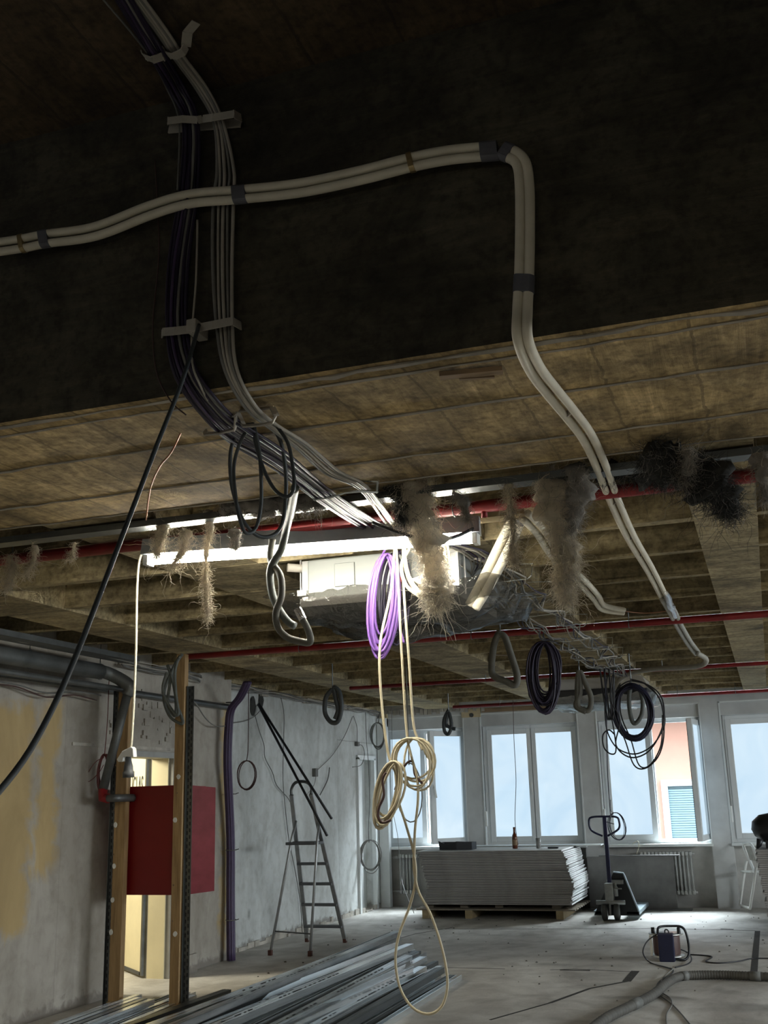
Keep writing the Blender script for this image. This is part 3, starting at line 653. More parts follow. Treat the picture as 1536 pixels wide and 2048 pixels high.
# white flex down to a coupling
P = pp((290, 1100, 4.32), (279, 1120, 4.32), (274, 1180, 4.32), (272, 1300, 4.32), (268, 1400, 4.32), (264, 1470, 4.32), (262, 1496, 4.32))
t = thing('pendant_flex', P[-1], 'white flex hanging from the lamp end with a white clamp and black socket', 'cable')
MB().tube(smooth(P, 5), .0058, 10).build('flex', M['white_cable'], t, True)
P = pp((233, 1519, 4.3), (244, 1502, 4.3), (262, 1493, 4.3), (266, 1497, 4.3), (267, 1514, 4.3), (247, 1513, 4.3), (245, 1523, 4.3), (236, 1524, 4.3))
MB().prism(P, (0, .03, 0)).build('clamp', M['white_plastic'], t, bevel=.003)
c = pp((257, 1510, 4.33), (257, 1555, 4.33))
MB().tube([c[0], c[0].lerp(c[1], .25), c[0].lerp(c[1], .5), c[0].lerp(c[1], .72), c[0].lerp(c[1], .74), c[1]], [.013, .014, .02, .022, .026, .026], 18).build('socket', M['step'], t, True)

# ================================================================== CEILING UNITS
def film(name, cx, cy, z, wx, wy, sag, mat, parent, seed, lab=None):
    m = MB(); nx, ny = 34, 22; vs = []
    for j in range(ny+1):
        for i in range(nx+1):
            u, v = i/nx*2-1, j/ny*2-1; e = max(abs(u), abs(v))
            q = Vector((u*3+seed, v*3, seed)); k = noise.fractal(q*1.3, .8, 2.2, 4)
            zz = z-sag*(1-e**3)*(.75+.5*noise.noise(q*.7))+.028*k-(0.02 if e > .9 else 0)*random.random()
            if e > .93: zz = z+.06+.03*k
            rr = 1+.05*noise.noise(q*2)+(.03*math.sin(13*math.atan2(v, u)) if e > .8 else 0)
            vs.append((cx+u*wx/2*rr, cy+v*wy/2*rr, zz))
    fs = [(j*(nx+1)+i, j*(nx+1)+i+1, (j+1)*(nx+1)+i+1, (j+1)*(nx+1)+i) for j in range(ny) for i in range(nx)]
    o = m.add(vs, fs).build(name, mat, parent, True)
    if lab: o['label'] = lab
    return o
x0 = U((615, 1150, 'Y', 5.05)).x; x1 = U((905, 1150, 'Y', 5.05)).x; zb = U((760, 1187, 'Y', 5.05)).z
t = thing('ceiling_cassette_unit', ((x0+x1)/2, 5.45, zb), 'boxy metal air conditioning unit behind the lit lamp, wrapped in clear film', 'air conditioner', 'ceiling cassette units')
MB().bevbox(x0, x1, 5.05, 5.8, zb, 2.69, .008).build('housing', M['unit'], t)
m = MB()
q0, q1 = pY(5.04, (668, 1127), (709, 1170)); m.bevbox(q0.x, q1.x, 5.04, 5.052, q1.z, q0.z, .004); m.build('access_plate', M['unit'], t, bevel=.002)
MB().box(x0-.035, x0-.0, 5.06, 5.10, zb-.01, 2.69).box(x0-.05, x0, 5.03, 5.06, zb+.02, zb+.05).build('corner_bracket', M['chrome'], t)
MB().box(x1-.0, x1+.04, 5.02, 5.07, zb+.0, 2.69).build('corner_bracket', M['chrome'], t)
for xx in (x0-.06, x1+.05):
    MB().tube([(xx, 5.1, zb-.03), (xx, 5.1, 2.9)], .005, 8).tube([(xx, 5.1, zb+.02), (xx, 5.1, zb+.045)], .011, 6).build('hanger_rod', M['chrome'], t)
c0, c1 = pp((575, 1135, 5.05), (612, 1138, 5.12)); MB().tube([c0, c1, c1+Vector((.05, 0, 0))], .022, 14).build('drain_spigot', M['clip'], t, True)
MB().bevbox(x0-.02, x1+.03, 5.0, 5.85, zb-.045, zb, .008).build('bottom_frame', M['board_top'], t)
film('protective_film', (x0+x1)/2+.06, 5.38, zb-.05, (x1-x0)+.42, 1.0, .13, M['film_dark'], t, 3.1, 'crumpled clear plastic film wrapped under the unit')
c = pY(5.04, (800, 1160))[0]; MB().prism([c+Vector((-.014, 0, -.02)), c+Vector((.014, 0, -.02)), c+Vector((.012, 0, .008)), c+Vector((0, 0, .02)), c+Vector((-.012, 0, .008))], (0, .004, 0)).build('warning_sticker', M['orange'], t)
c = pY(5.0, (845, 1140))[0]; MB().lathe([(.012, 0), (.012, .012)], c, 12, 'Y').build('cable_gland', M['brass'], t)
c = pY(5.0, (860, 1130))[0]; MB().bevbox(c.x-.08, c.x+.08, 4.95, 5.04, c.z-.07, c.z+.09, .006).build('control_box', M['unit'], t)

t = thing('ceiling_cassette_unit', (-1.5, 11.4, 2.35), 'distant air conditioning unit with black band and pale film near the windows', 'air conditioner', 'ceiling cassette units')
q0, q1, q2, q3 = pY(11, (1112, 1360), (1215, 1418), (1112, 1382), (1215, 1398))
MB().bevbox(q0.x, q1.x+.35, 11, 11.8, q2.z, q0.z, .01).build('housing', M['board_top'], t)
MB().bevbox(q0.x-.05, q1.x+.4, 10.97, 11.85, q3.z-.03, q2.z, .01).build('black_band', M['black_plastic'], t)
film('protective_film', (q0.x+q1.x)/2+.15, 11.4, q3.z-.02, 1.15, 1.1, .06, M['film_light'], t, 9.4, 'pale crumpled film under the far unit')
q = pY(10.9, (1240, 1350), (1285, 1375)); MB().prism([q[0], (q[1].x+.0, 10.9, q[0].z-.02), (q[1].x+.06, 10.9, q[1].z), (q[0].x, 10.9, q[1].z)], (0, .5, 0)).build('duct_collar', M['clip'], t)

# ================================================================== CABLES ON THE BEAM
def cable(name, P, r, mat, label, group=None, n=6, sides=8):
    o = MB().tube(smooth(P, n), r, sides).build(name, M[mat], sm=True); return tag(o, label, 'cable', group)
def V3(p): return U(p)
rnd = random.Random(21)
# purple bundle: slab -> beam face -> soffit -> past the beam
base = [(225, -40, 'Z', 3.71), (285, 60, 'Z', 3.71), (315, 110, 'Z', 3.70), (355, 180, 'Y', 2.66), (382, 245, 'Y', 2.68), (378, 380, 'Y', 2.69), (358, 520, 'Y', 2.69), (352, 650, 'Y', 2.68), (372, 745, 'Y', 2.68), (420, 818, 'Z', 2.67), (475, 868, 'Z', 2.66),
        (560, 920, 'Z', 2.655), (640, 985, 'Z', 2.65), (720, 1040, 'Z', 2.655), (800, 1085, 'Z', 2.655)]
offs = 15
order = ['leftmost', 'second from left', 'third from left', 'fourth from left', 'fifth from left', 'sixth from left', 'seventh from left', 'eighth from left', 'ninth from left', 'tenth from left', 'eleventh from left', 'rightmost']
for k in range(12):
    o_ = (k-5.5)/5.5; P = []
    for i, (x, y, m_, v) in enumerate(base):
        w = [15, 15, 14, 16, 17, 18, 22, 21, 24, 24, 26, 22, 18, 16, 14][i]*.9
        a = Vector(base[max(i-1, 0)][:2]); b = Vector(base[min(i+1, len(base)-1)][:2]); tt = (b-a).normalized(); nn = Vector((-tt.y, tt.x))
        oo = o_*w+rnd.uniform(-1.5, 1.5); dv_ = rnd.uniform(-.012, .012) - (.012 if k % 2 else 0)
        P.append(U((x-nn.x*oo, y-nn.y*oo, m_, v+(dv_ if m_ == 'Y' else -abs(dv_)))))
    mat = 'dark_purple' if k not in (7, 10) else 'grey_cable'
    if k in (3,): mat = 'violet'
    cable('data_cable', P, .0052, mat, '%s %s cable of the thick bundle down the beam' % (order[k], 'purple' if mat != 'grey_cable' else 'grey'), 'purple cable bundle on the beam', 5, 6)
wbase = [(255, -30, 'Z', 3.71), (320, 60, 'Z', 3.71), (358, 115, 'Z', 3.70), (405, 180, 'Y', 2.66), (438, 245, 'Y', 2.68), (450, 340, 'Y', 2.69), (446, 400, 'Y', 2.70), (445, 520, 'Y', 2.69), (450, 650, 'Y', 2.68), (462, 740, 'Y', 2.68), (500, 812, 'Z', 2.67), (545, 852, 'Z', 2.665),
         (600, 890, 'Z', 2.66), (665, 945, 'Z', 2.655), (725, 975, 'Z', 2.65), (775, 1040, 'Z', 2.645), (815, 1085, 'Z', 2.645)]
for k in range(5):
    P = []
    for i, (x, y, m_, v) in enumerate(wbase):
        w = [12, 12, 11, 13, 12, 22, 26, 26, 20, 15, 13, 12, 16, 18, 10, 10, 10][i]
        P.append(U((x+(k-2)/2*w*.8+rnd.uniform(-2, 2), y-(k-2)*1.2, m_, v+rnd.uniform(-.006, 0))))
    cable('power_cable', P, .0042 if k % 2 else .0056, 'grey_cable' if k in (0, 3) else 'clip', '%s pale cable of the group right of the purple bundle' % ['leftmost', 'second from left', 'middle', 'second from right', 'rightmost'][k], 'pale cables down the beam', 5, 7)
cable('thin_wire', [U((190, -20, 'Z', 3.7)), U((290, 100, 'Z', 3.69)), U((335, 180, 'Y', 2.66)), U((358, 245, 'Y', 2.66)), U((355, 380, 'Y', 2.67))], .003, 'mid_cable', 'thin grey wire running left of the purple bundle near the top', None)
cable('thin_wire', [U((395, 440, 'Y', 2.68)), U((392, 560, 'Y', 2.68)), U((383, 700, 'Y', 2.67)), U((400, 770, 'Y', 2.67)), U((455, 855, 'Z', 2.66)), U((560, 930, 'Z', 2.66)), U((690, 1020, 'Z', 2.65)), U((780, 1080, 'Z', 2.65))], .0035, 'clip', 'thin pale wire looping between the two cable groups', None)
cable('thin_wire', pY(2.71, (310, 320), (318, 500), (306, 640), (312, 740), (340, 800), (372, 830)), .0022, 'brown_cable', 'thin brown wire hanging down the dark beam left of the cables')
cable('thin_wire', pp((375, 832, 3.0), (345, 900, 3.1), (318, 935, 3.2), (300, 980, 3.4), (292, 1040, 3.6)), .003, 'copper', 'thin coppery wire drooping from the soffit beside the black rope cable', None)
cable('suspension_cable', [U((398, 650, 'Y', 2.62)), U((365, 760, 'Y', 2.5)), U((310, 900, 'Y', 2.35)), U((230, 1110, 'Y', 2.1)), U((140, 1340, 'Y', 1.85)), U((60, 1500, 'Y', 1.7)), U((-25, 1610, 'Y', 1.55))], .0062, 'slate_cable', 'long dark cable slanting from the beam clip to the lower left', None, 6, 10)
# cable clips
def ribbon(P, wv, th):
    m = MB(); wv = Vector(wv)
    for a, b in zip(P, P[1:]):
        d_ = (b-a); up_ = wv.normalized(); m.beam(a-d_.normalized()*th*.3, b+d_.normalized()*th*.3, th, wv.length, up_)
    return m
def clip(pts, wv, label, th=.005, extra=None, mat='clip'):
    P = [U(p) for p in pts]; t = thing('cable_clip', P[0], label, 'cable clip', 'cable clips along the bundle')
    ribbon(P, wv, th).build('strap', M[mat], t, bevel=.001)
    if extra:
        for e in extra: e(t)
    return t
ZW = (0, 0, .026)
clip([(336, 242, 'Y', 2.70), (336, 242, 'Y', 2.64), (365, 238, 'Y', 2.64), (395, 240, 'Y', 2.65), (405, 238, 'Y', 2.66), (425, 235, 'Y', 2.64), (468, 228, 'Y', 2.64), (482, 236, 'Y', 2.70)], ZW, 'pale plastic clip on the beam face, second from the top', .004,
     [lambda t: MB().beam(U((338, 258, 'Y', 2.71)), U((482, 246, 'Y', 2.71)), .006, .03).build('base_plate', M['clip'], t)])
clip([(324, 668, 'Y', 2.70), (326, 664, 'Y', 2.64), (350, 662, 'Y', 2.62), (385, 658, 'Y', 2.63), (400, 655, 'Y', 2.65), (425, 650, 'Y', 2.63), (465, 642, 'Y', 2.64), (482, 652, 'Y', 2.70)], ZW, 'pale plastic clip low on the dark beam face', .004,
     [lambda t: MB().bevbox(U((388, 655, 'Y', 2.64)).x-.016, U((388, 655, 'Y', 2.64)).x+.016, 2.62, 2.7, U((388, 655, 'Y', 2.64)).z-.02, U((388, 655, 'Y', 2.64)).z+.02, .004).build('clip_body', M['clip'], t)])
clip([(288, 108, 'Z', 3.73), (290, 114, 'Z', 3.68), (305, 120, 'Z', 3.67), (325, 113, 'Z', 3.68), (332, 104, 'Z', 3.72)], (0, .03, 0), 'pale left clip strap highest on the purple bundle', .004)
clip([(330, 100, 'Z', 3.73), (336, 110, 'Z', 3.68), (348, 113, 'Z', 3.67), (366, 104, 'Z', 3.68), (372, 92, 'Z', 3.70), (375, 65, 'Z', 3.70), (392, 45, 'Z', 3.71)], (0, .03, 0), 'pale right clip with its tongue bent open, highest on the cables', .004)
clip([(410, 862, 'Z', 2.69), (412, 868, 'Z', 2.64), (440, 866, 'Z', 2.635), (470, 858, 'Z', 2.64), (472, 830, 'Z', 2.65), (440, 832, 'Z', 2.69)], (0, .012, .012), 'pale wire clip holding the purple bundle under the soffit', .006)
clip([(476, 826, 'Z', 2.69), (488, 852, 'Z', 2.64), (520, 850, 'Z', 2.635), (545, 845, 'Z', 2.64), (552, 830, 'Z', 2.65), (545, 815, 'Z', 2.69), (480, 822, 'Z', 2.692)], (0, .016, .012), 'pale clip holding the light cables under the soffit', .006)
clip([(625, 990, 'Z', 2.66), (630, 999, 'Z', 2.63), (665, 993, 'Z', 2.625), (690, 985, 'Z', 2.63), (722, 982, 'Z', 2.63), (754, 983, 'Z', 2.64), (756, 962, 'Z', 2.66), (700, 960, 'Z', 2.685)], (0, .010, .008), 'galvanised wire clip at the far edge of the soffit', .007, None, 'galv_l')
# loops of dark cable hanging from the soffit clip
cable('looped_cable', pp((502, 845, 3.05), (478, 862, 3.05), (462, 900, 3.05), (462, 960, 3.05), (474, 1010, 3.08), (492, 1050, 3.1), (520, 1073, 3.15), (550, 1068, 3.2), (566, 1040, 3.25), (572, 985, 3.25), (570, 930, 3.2), (560, 880, 3.15), (540, 850, 3.1)), .0068, 'slate_cable', 'outer dark cable loop hanging below the soffit clip', 'dark cable loops under the beam', 7)
cable('looped_cable', pp((508, 846, 3.0), (485, 875, 3.0), (468, 930, 3.0), (472, 1000, 3.0), (480, 1040, 3.0), (492, 1066, 3.02), (512, 1055, 3.05), (522, 1010, 3.05), (522, 950, 3.02), (518, 900, 3.02), (508, 850, 3.0)), .0062, 'slate_cable', 'narrow dark cable loop at the left under the clip', 'dark cable loops under the beam', 7)
cable('looped_cable', pp((505, 846, 3.02), (512, 890, 3.02), (530, 945, 3.02), (552, 982, 3.02), (575, 993, 3.02), (588, 975, 3.02), (585, 930, 3.02), (575, 885, 3.02), (552, 850, 3.02)), .0062, 'slate_cable', 'short dark cable loop swinging right under the clip', 'dark cable loops under the beam', 7)
# insulated hoses with bends in front of the lamp
t = thing('insulated_hose_loop', U((560, 1280, 'Y', 4.15)), 'grey insulated hoses twisted together in front of the lamp, ending in a bent loop', 'hose')
MB().tube(smooth(pp((590, 975, 3.6), (582, 1020, 3.9), (572, 1060, 4.1), (562, 1100, 4.15), (541, 1140, 4.15), (545, 1190, 4.15), (562, 1225, 4.15), (578, 1245, 4.15), (590, 1252, 4.15)), 7), .0165, 12).build('hose', M['corrugated'], t, True)
MB().tube(smooth(pp((545, 1078, 4.2), (541, 1120, 4.2), (560, 1150, 4.12), (563, 1190, 4.1), (552, 1225, 4.12), (556, 1255, 4.15), (575, 1275, 4.15), (600, 1283, 4.15), (620, 1284, 4.15), (617, 1262, 4.12), (605, 1238, 4.1), (595, 1218, 4.1)), 7), .015, 12).build('hose', M['foam_d'], t, True)
c = pp((595, 1218, 4.1), (606, 1240, 4.1)); MB().tube([c[0], c[1]], .017, 10).build('foil_end', M['foil'], t)

# ================================================================== COILS
def loops(c, rx, rz, n, jit, depth, yaw=0, tilt=0, seed=0, seg=22, squeeze=0, drift=(0, 0)):
    rd = random.Random(seed); P = []; R = Matrix.Rotation(yaw, 3, 'Z') @ Matrix.Rotation(tilt, 3, 'Y'); tot = n*seg
    px = [rd.uniform(-1, 1) for _ in range(n+2)]; pz = [rd.uniform(-1, 1) for _ in range(n+2)]; pd = [rd.uniform(-1, 1) for _ in range(n+2)]; pc = [rd.uniform(-1, 1) for _ in range(n+2)]
    def lp(a, u): i = int(u); f = u-i; f = f*f*(3-2*f); return a[i]*(1-f)+a[i+1]*f
    for k in range(tot+1):
        u = k/seg; a = PI/2+2*PI*u
        x = math.cos(a)*rx*(1+jit*lp(px, u)); z = math.sin(a)*rz*(1+jit*.6*lp(pz, u))
        if squeeze: x *= 1-squeeze*max(0, math.sin(a))
        v = Vector((x+rx*jit*lp(pc, u)*.6, depth*lp(pd, u), z+(rz*(1+jit*.6*lp(pz, u))-rz)*-1.0))
        P.append(Vector(c)+R @ v)
    return P
def coil(px, py, Y, rxp, rzp, n, r, mat, label, jit=.15, depth=.03, yaw=0, tilt=0, seed=1, name='cable_coil', cat='cable coil', tail=None, squeeze=0, group=None, sides=7):
    c = U((px, py, 'Y', Y)); dep = (c-Vector((0, 0, EYE))).dot(_fw); k = dep/FPX
    P = loops((0, 0, 0), rxp*k, rzp*k, n, jit, depth, yaw, tilt, seed, squeeze=squeeze); P = [c+q for q in P]
    m = MB().tube(P, r, sides)
    if tail: m.tube(smooth(tail, 6), r, sides)
    return tag(m.build(name, M[mat], sm=True), label, cat, group)
# purple coil hung behind the lamp
coil(766, 1200, 4.75, 24, 92, 17, .0058, 'purple', 'large purple cable coil hanging behind the lamp', .30, .05, .25, .10, 3, tail=pp((765, 1110, 4.75), (780, 1085, 4.8), (810, 1075, 4.85)))
coil(790, 1190, 4.9, 26, 88, 6, .0058, 'dark_purple', 'dark purple cable coil behind the large purple one', .25, .05, .9, .1, 5)
cable('cable_tail', pp((785, 1130, 4.85), (782, 1180, 4.8), (795, 1240, 4.8), (808, 1285, 4.8), (800, 1262, 4.8), (790, 1225, 4.8)), .005, 'purple', 'loose purple cable end right of the purple coil')
# white coil right of it
t = coil(850, 1120, 4.72, 42, 82, 8, .0085, 'white_cable', 'thick white cable coil hanging behind the pale wool', .14, .03, .1, -.12, 9)
cable('cable_tail', pp((820, 1095, 4.75), (803, 1130, 4.7), (812, 1170, 4.68), (840, 1192, 4.68), (865, 1200, 4.68)), .0085, 'white_cable', 'thick white cable strand crossing left of the white coil')
# long cords with two coils hanging down to the low loop
t = thing('hanging_cable_loop', U((800, 1120, 'Y', 4.6)), 'pale cords hanging far down behind the lamp to a low teardrop loop', 'cord')
MB().tube(smooth(pp((790, 1085, 4.7), (782, 1180, 4.65), (760, 1290, 4.6), (763, 1400, 4.6), (775, 1500, 4.6), (785, 1530, 4.6)), 6), .0062, 8).build('cord', M['warm_cable'], t, True)
MB().tube(smooth(pp((792, 1080, 4.7), (797, 1180, 4.6), (803, 1300, 4.6), (813, 1460, 4.6), (822, 1510, 4.6), (834, 1555, 4.6), (836, 1600, 4.6), (830, 1660, 4.6), (828, 1720, 4.6)), 6), .0058, 8).build('cord', M['warm_cable'], t, True)
MB().tube(smooth(pp((806, 1150, 4.7), (810, 1220, 4.6), (818, 1320, 4.6), (826, 1440, 4.6), (836, 1480, 4.6), (845, 1500, 4.6)), 6), .0058, 8).build('cord', M['warm_cable'], t, True)
MB().tube(smooth(pp((790, 1540, 4.6), (797, 1600, 4.6), (812, 1650, 4.6), (828, 1710, 4.6), (831, 1760, 4.6), (820, 1810, 4.6), (798, 1870, 4.6), (791, 1920, 4.6), (800, 1975, 4.6), (825, 2015, 4.6), (858, 2028, 4.6), (885, 2010, 4.6), (895, 1965, 4.6), (885, 1900, 4.6), (862, 1830, 4.6), (838, 1785, 4.6), (828, 1740, 4.6), (828, 1700, 4.6)), 7), .0058, 8).build('low_loop', M['warm_cable'], t, True)
coil(776, 1585, 4.55, 22, 62, 8, .0055, 'warm_cable', 'pale and brown cord coil hanging lower left of the round cord coil', .34, .03, .15, .28, 14)
cable('cord_loop', pp((772, 1545, 4.5), (765, 1560, 4.5), (768, 1590, 4.5), (758, 1615, 4.5), (757, 1635, 4.5), (766, 1645, 4.5), (782, 1640, 4.5)), .006, 'brown_cable', 'dark brown strand tied round the lower cord coil')
coil(828, 1527, 4.6, 32, 50, 5, .005, 'warm_cable', 'round pale cord coil hanging above the board stack', .4, .03, .1, -.12, 17, tail=pp((842, 1480, 4.6), (850, 1505, 4.6), (862, 1525, 4.6), (864, 1537, 4.6)))
cable('cord_loop', pp((790, 1580, 4.6), (802, 1545, 4.6), (815, 1525, 4.6), (826, 1525, 4.6), (830, 1550, 4.6), (845, 1567, 4.6)), .0052, 'brown_cable', 'brownish cord strand curling through the round cord coil')
coil(818, 1585, 10.0, 22, 58, 1, .006, 'grey_cable', 'thin grey wire loop hanging behind the cords', .2, .02, .2, 0, 2, tail=[U((818, 1530, 'Y', 10)), U((816, 1450, 'Y', 10)), Vector((U((814, 1400, 'Y', 10)).x, 10, 3.06))])

# corrugated hose loops hanging further back
def hoseloop(pts, r, mat, label, tie=None):
    P = pp(*pts); t = thing('hanging_hose_loop', P[0], label, 'hose', 'insulated hose loops hanging from the ceiling')
    MB().tube(smooth(P, 7), r, 10).build('hose', M[mat], t, True)
    if tie:
        a = U((tie[0], tie[1], 'Y', tie[2])); MB().tube([a, a+Vector((.1, 0, -.01))], .004, 6).build('tie', M['clip'], t)
    if 1:
        MB().tube([P[0], Vector((P[0].x, P[0].y, 3.07))], .006, 6).build('hanger', M['galv_d'], t)
    return t
hoseloop([(1000, 1262, 7.3), (988, 1290, 7.3), (983, 1340, 7.3), (992, 1355, 7.3), (1010, 1362, 7.3), (1030, 1370, 7.3), (1034, 1350, 7.3), (1022, 1310, 7.3), (1010, 1275, 7.3), (1000, 1268, 7.3)], .024, 'foam_d', 'grey insulated hose loop hanging left of the dark purple coil', (990, 1310, 7.3))
hoseloop([(665, 1378, 9.5), (652, 1395, 9.5), (650, 1425, 9.5), (662, 1444, 9.5), (676, 1442, 9.5), (683, 1415, 9.5), (679, 1385, 9.5), (668, 1376, 9.5), (672, 1400, 9.5), (676, 1420, 9.5), (670, 1438, 9.5)], .022, 'slate_cable', 'dark insulated hose loop hanging in front of the white wall', (652, 1382, 9.5))
hoseloop([(897, 1420, 13.2), (888, 1440, 13.2), (889, 1462, 13.2), (897, 1468, 13.2), (903, 1450, 13.2), (897, 1425, 13.2), (892, 1448, 13.2), (903, 1456, 13.2), (911, 1458, 13.2)], .022, 'slate_cable', 'small dark hose loop hanging between first and second window', None)
hoseloop([(1158, 1340, 9.6), (1155, 1370, 9.6), (1156, 1410, 9.6), (1165, 1418, 9.6), (1178, 1420, 9.6), (1182, 1395, 9.6), (1170, 1365, 9.6), (1160, 1345, 9.6), (1160, 1385, 9.6), (1152, 1412, 9.6), (1172, 1424, 9.6)], .024, 'foam_d', 'grey insulated hose loop hanging below the wire clips, left of the big black coil', (1155, 1350, 9.6))
hoseloop([(1262, 1365, 10.3), (1258, 1400, 10.3), (1262, 1435, 10.3), (1270, 1447, 10.3), (1283, 1430, 10.3), (1285, 1400, 10.3), (1276, 1370, 10.3)], .02, 'corrugated', 'grey hose loop seen through the ring of the big black coil', None)
# dark coils
coil(1088, 1345, 8.0, 25, 60, 24, .007, 'dark_purple', 'tall dark purple cable coil hanging from the wire clips', .38, .06, .3, .05, 31, sides=5)
cable('cable_tail', pp((1075, 1290, 8.0), (1062, 1320, 8.0), (1064, 1360, 8.0), (1058, 1390, 8.0), (1075, 1405, 8.0), (1095, 1400, 8.0), (1108, 1408, 8.0)), .006, 'navy_cable', 'loose dark cable looping left of the tall dark purple coil')
# heavy ring coil
c = U((1266, 1424, 'Y', 9.8)); dep = (c-Vector((0, 0, EYE))).dot(_fw)/FPX; mb = MB(); rd = random.Random(4)
for k in range(26):
    rr = 30*dep+rd.uniform(0, 10)*dep; zz = 46*dep+rd.uniform(0, 11)*dep; dy = rd.uniform(-.04, .04); ph = rd.uniform(0, 6)
    mb.tube([c+Vector((math.cos(a*PI/14)*rr*(1+.03*math.sin(2*a*PI/14+ph)), dy, math.sin(a*PI/14)*zz)) for a in range(28)], .0085, 5, True)
tag(mb.build('cable_coil', M['navy_cable'], sm=True), 'thick black ring of coiled cable hanging before the third window', 'cable coil')
for i, (pts, lab) in enumerate((
    ([(1225, 1350), (1222, 1400), (1240, 1440), (1232, 1490), (1262, 1515), (1300, 1500), (1326, 1450), (1325, 1400), (1300, 1372), (1262, 1362), (1240, 1372)], 'thin black cable looping widest right of the black ring coil'),
    ([(1228, 1350), (1226, 1420), (1250, 1480), (1268, 1530), (1292, 1536), (1318, 1510), (1328, 1465), (1322, 1405), (1295, 1370), (1260, 1358)], 'thin black cable loop hanging lowest under the black ring coil'),
    ([(1215, 1350), (1210, 1400), (1212, 1450), (1222, 1480), (1240, 1500), (1270, 1508), (1300, 1495), (1320, 1470), (1330, 1440), (1318, 1395), (1290, 1368)], 'thin black cable loop crossing the third window'),
    ([(1208, 1350), (1215, 1400), (1226, 1450), (1232, 1500), (1222, 1508), (1208, 1495), (1206, 1470), (1218, 1460), (1230, 1470)], 'thin black cable with a small loop left of the black ring coil'),
    ([(1245, 1372), (1240, 1410), (1245, 1440), (1262, 1480), (1278, 1530), (1300, 1530), (1322, 1490), (1325, 1430)], 'thin black cable threading down through the black ring coil'))):
    cable('hanging_cable', [U((x, y, 'Y', 9.6+.05*i)) for x, y in pts], .0062, 'black_cable', lab, 'thin black cables around the ring coil', 6, 6)
for i in range(4):
    cable('hanging_cable', [U((1200+i*9, 1338, 'Y', 9.7)), U((1204+i*8, 1370, 'Y', 9.7)), U((1210+i*6, 1410, 'Y', 9.7)), U((1216+i*3, 1440, 'Y', 9.7))], .008, 'black_cable', '%s black cable dropping from the tray end beside the ring coil' % ORD[i], 'black cables dropping from the tray end', 5, 6)
cable('hanging_cable', pp((1208, 1338, 9.7), (1212, 1400, 9.7), (1213, 1440, 9.9), (1214, 1500, 10.5), (1216, 1560, 11.5), (1221, 1630, 12.5), (1222, 1630, 12.95)), .005, 'navy_cable', 'thin cable running down to the coil at the pallet truck handle')
coil(1234, 1652, 13.0, 16, 26, 4, .0035, 'navy_cable', 'thin dark cable coil hanging behind the pallet truck handle', .2, .03, 0, -.1, 6, tail=pp((1232, 1626, 13.0), (1222, 1622, 12.96), (1221, 1600, 12.6)))
# black horizontal bundle joining the two dark coils
cable('thin_wire', pp((1026, 1400, 14.2), (1028, 1480, 14.2), (1032, 1560, 14.2), (1030, 1640, 14.2), (1036, 1690, 14.2)), .004, 'brown_cable', 'thin brown wire hanging in front of the second window')

# ================================================================== WIRE CLIP TRAY RUNNING TO THE WINDOWS
TX = -1.285; YT = [5.55, 6.1, 6.75, 7.4, 8.05, 8.7, 9.35, 10.0]
rk = ['nearest', 'second', 'third', 'fourth', 'fifth', 'sixth', 'seventh', 'farthest']
for i, y in enumerate(YT):
    m = MB(); w = .21
    m.tube([(TX-w-.02, y+.05, 2.64), (TX-w, y, 2.60), (TX-w+.02, y, 2.585), (TX-.01, y, 2.58), (TX+.01, y-.02, 2.58), (TX+w-.02, y-.02, 2.585), (TX+w, y-.02, 2.60), (TX+w, y+.06, 2.68), (TX+w-.15, y+.06, 2.69)], .0026, 6)
    m.tube([(TX, y, 2.585), (TX, y+.02, 2.76)], .0022, 6)
    tag(m.build('wire_cable_hanger', M['galv_l']), '%s galvanised wire hanger carrying cables towards the windows' % rk[i], 'cable hanger', 'wire hangers of the cable run')
rd = random.Random(12)
for k in range(14):
    side = -1 if k < 7 else 1; P = [U((880+k*4, 1085, 'Y', 4.9))] if k < 7 else []
    P += [Vector((TX-.02+.02*(k % 7), 5.15, 2.64))]
    for j, y in enumerate(YT):
        P.append(Vector((TX+side*.11+rd.uniform(-.07, .07), y, 2.592+rd.uniform(0, .012)))); 
        if j < len(YT)-1: P.append(Vector((TX+side*.11+rd.uniform(-.07, .07), (y+YT[j+1])/2, 2.565+rd.uniform(-.012, .01))))
    P.append(Vector((TX+.05+rd.uniform(-.06, .06), 10.6, 2.55)))
    cable('tray_cable', P, .005, ['clip', 'grey_cable', 'dark_purple', 'mid_cable'][k % 4], '%s cable from the left in the wire hanger run' % ORD[k], 'cables in the wire hanger run', 3, 5)

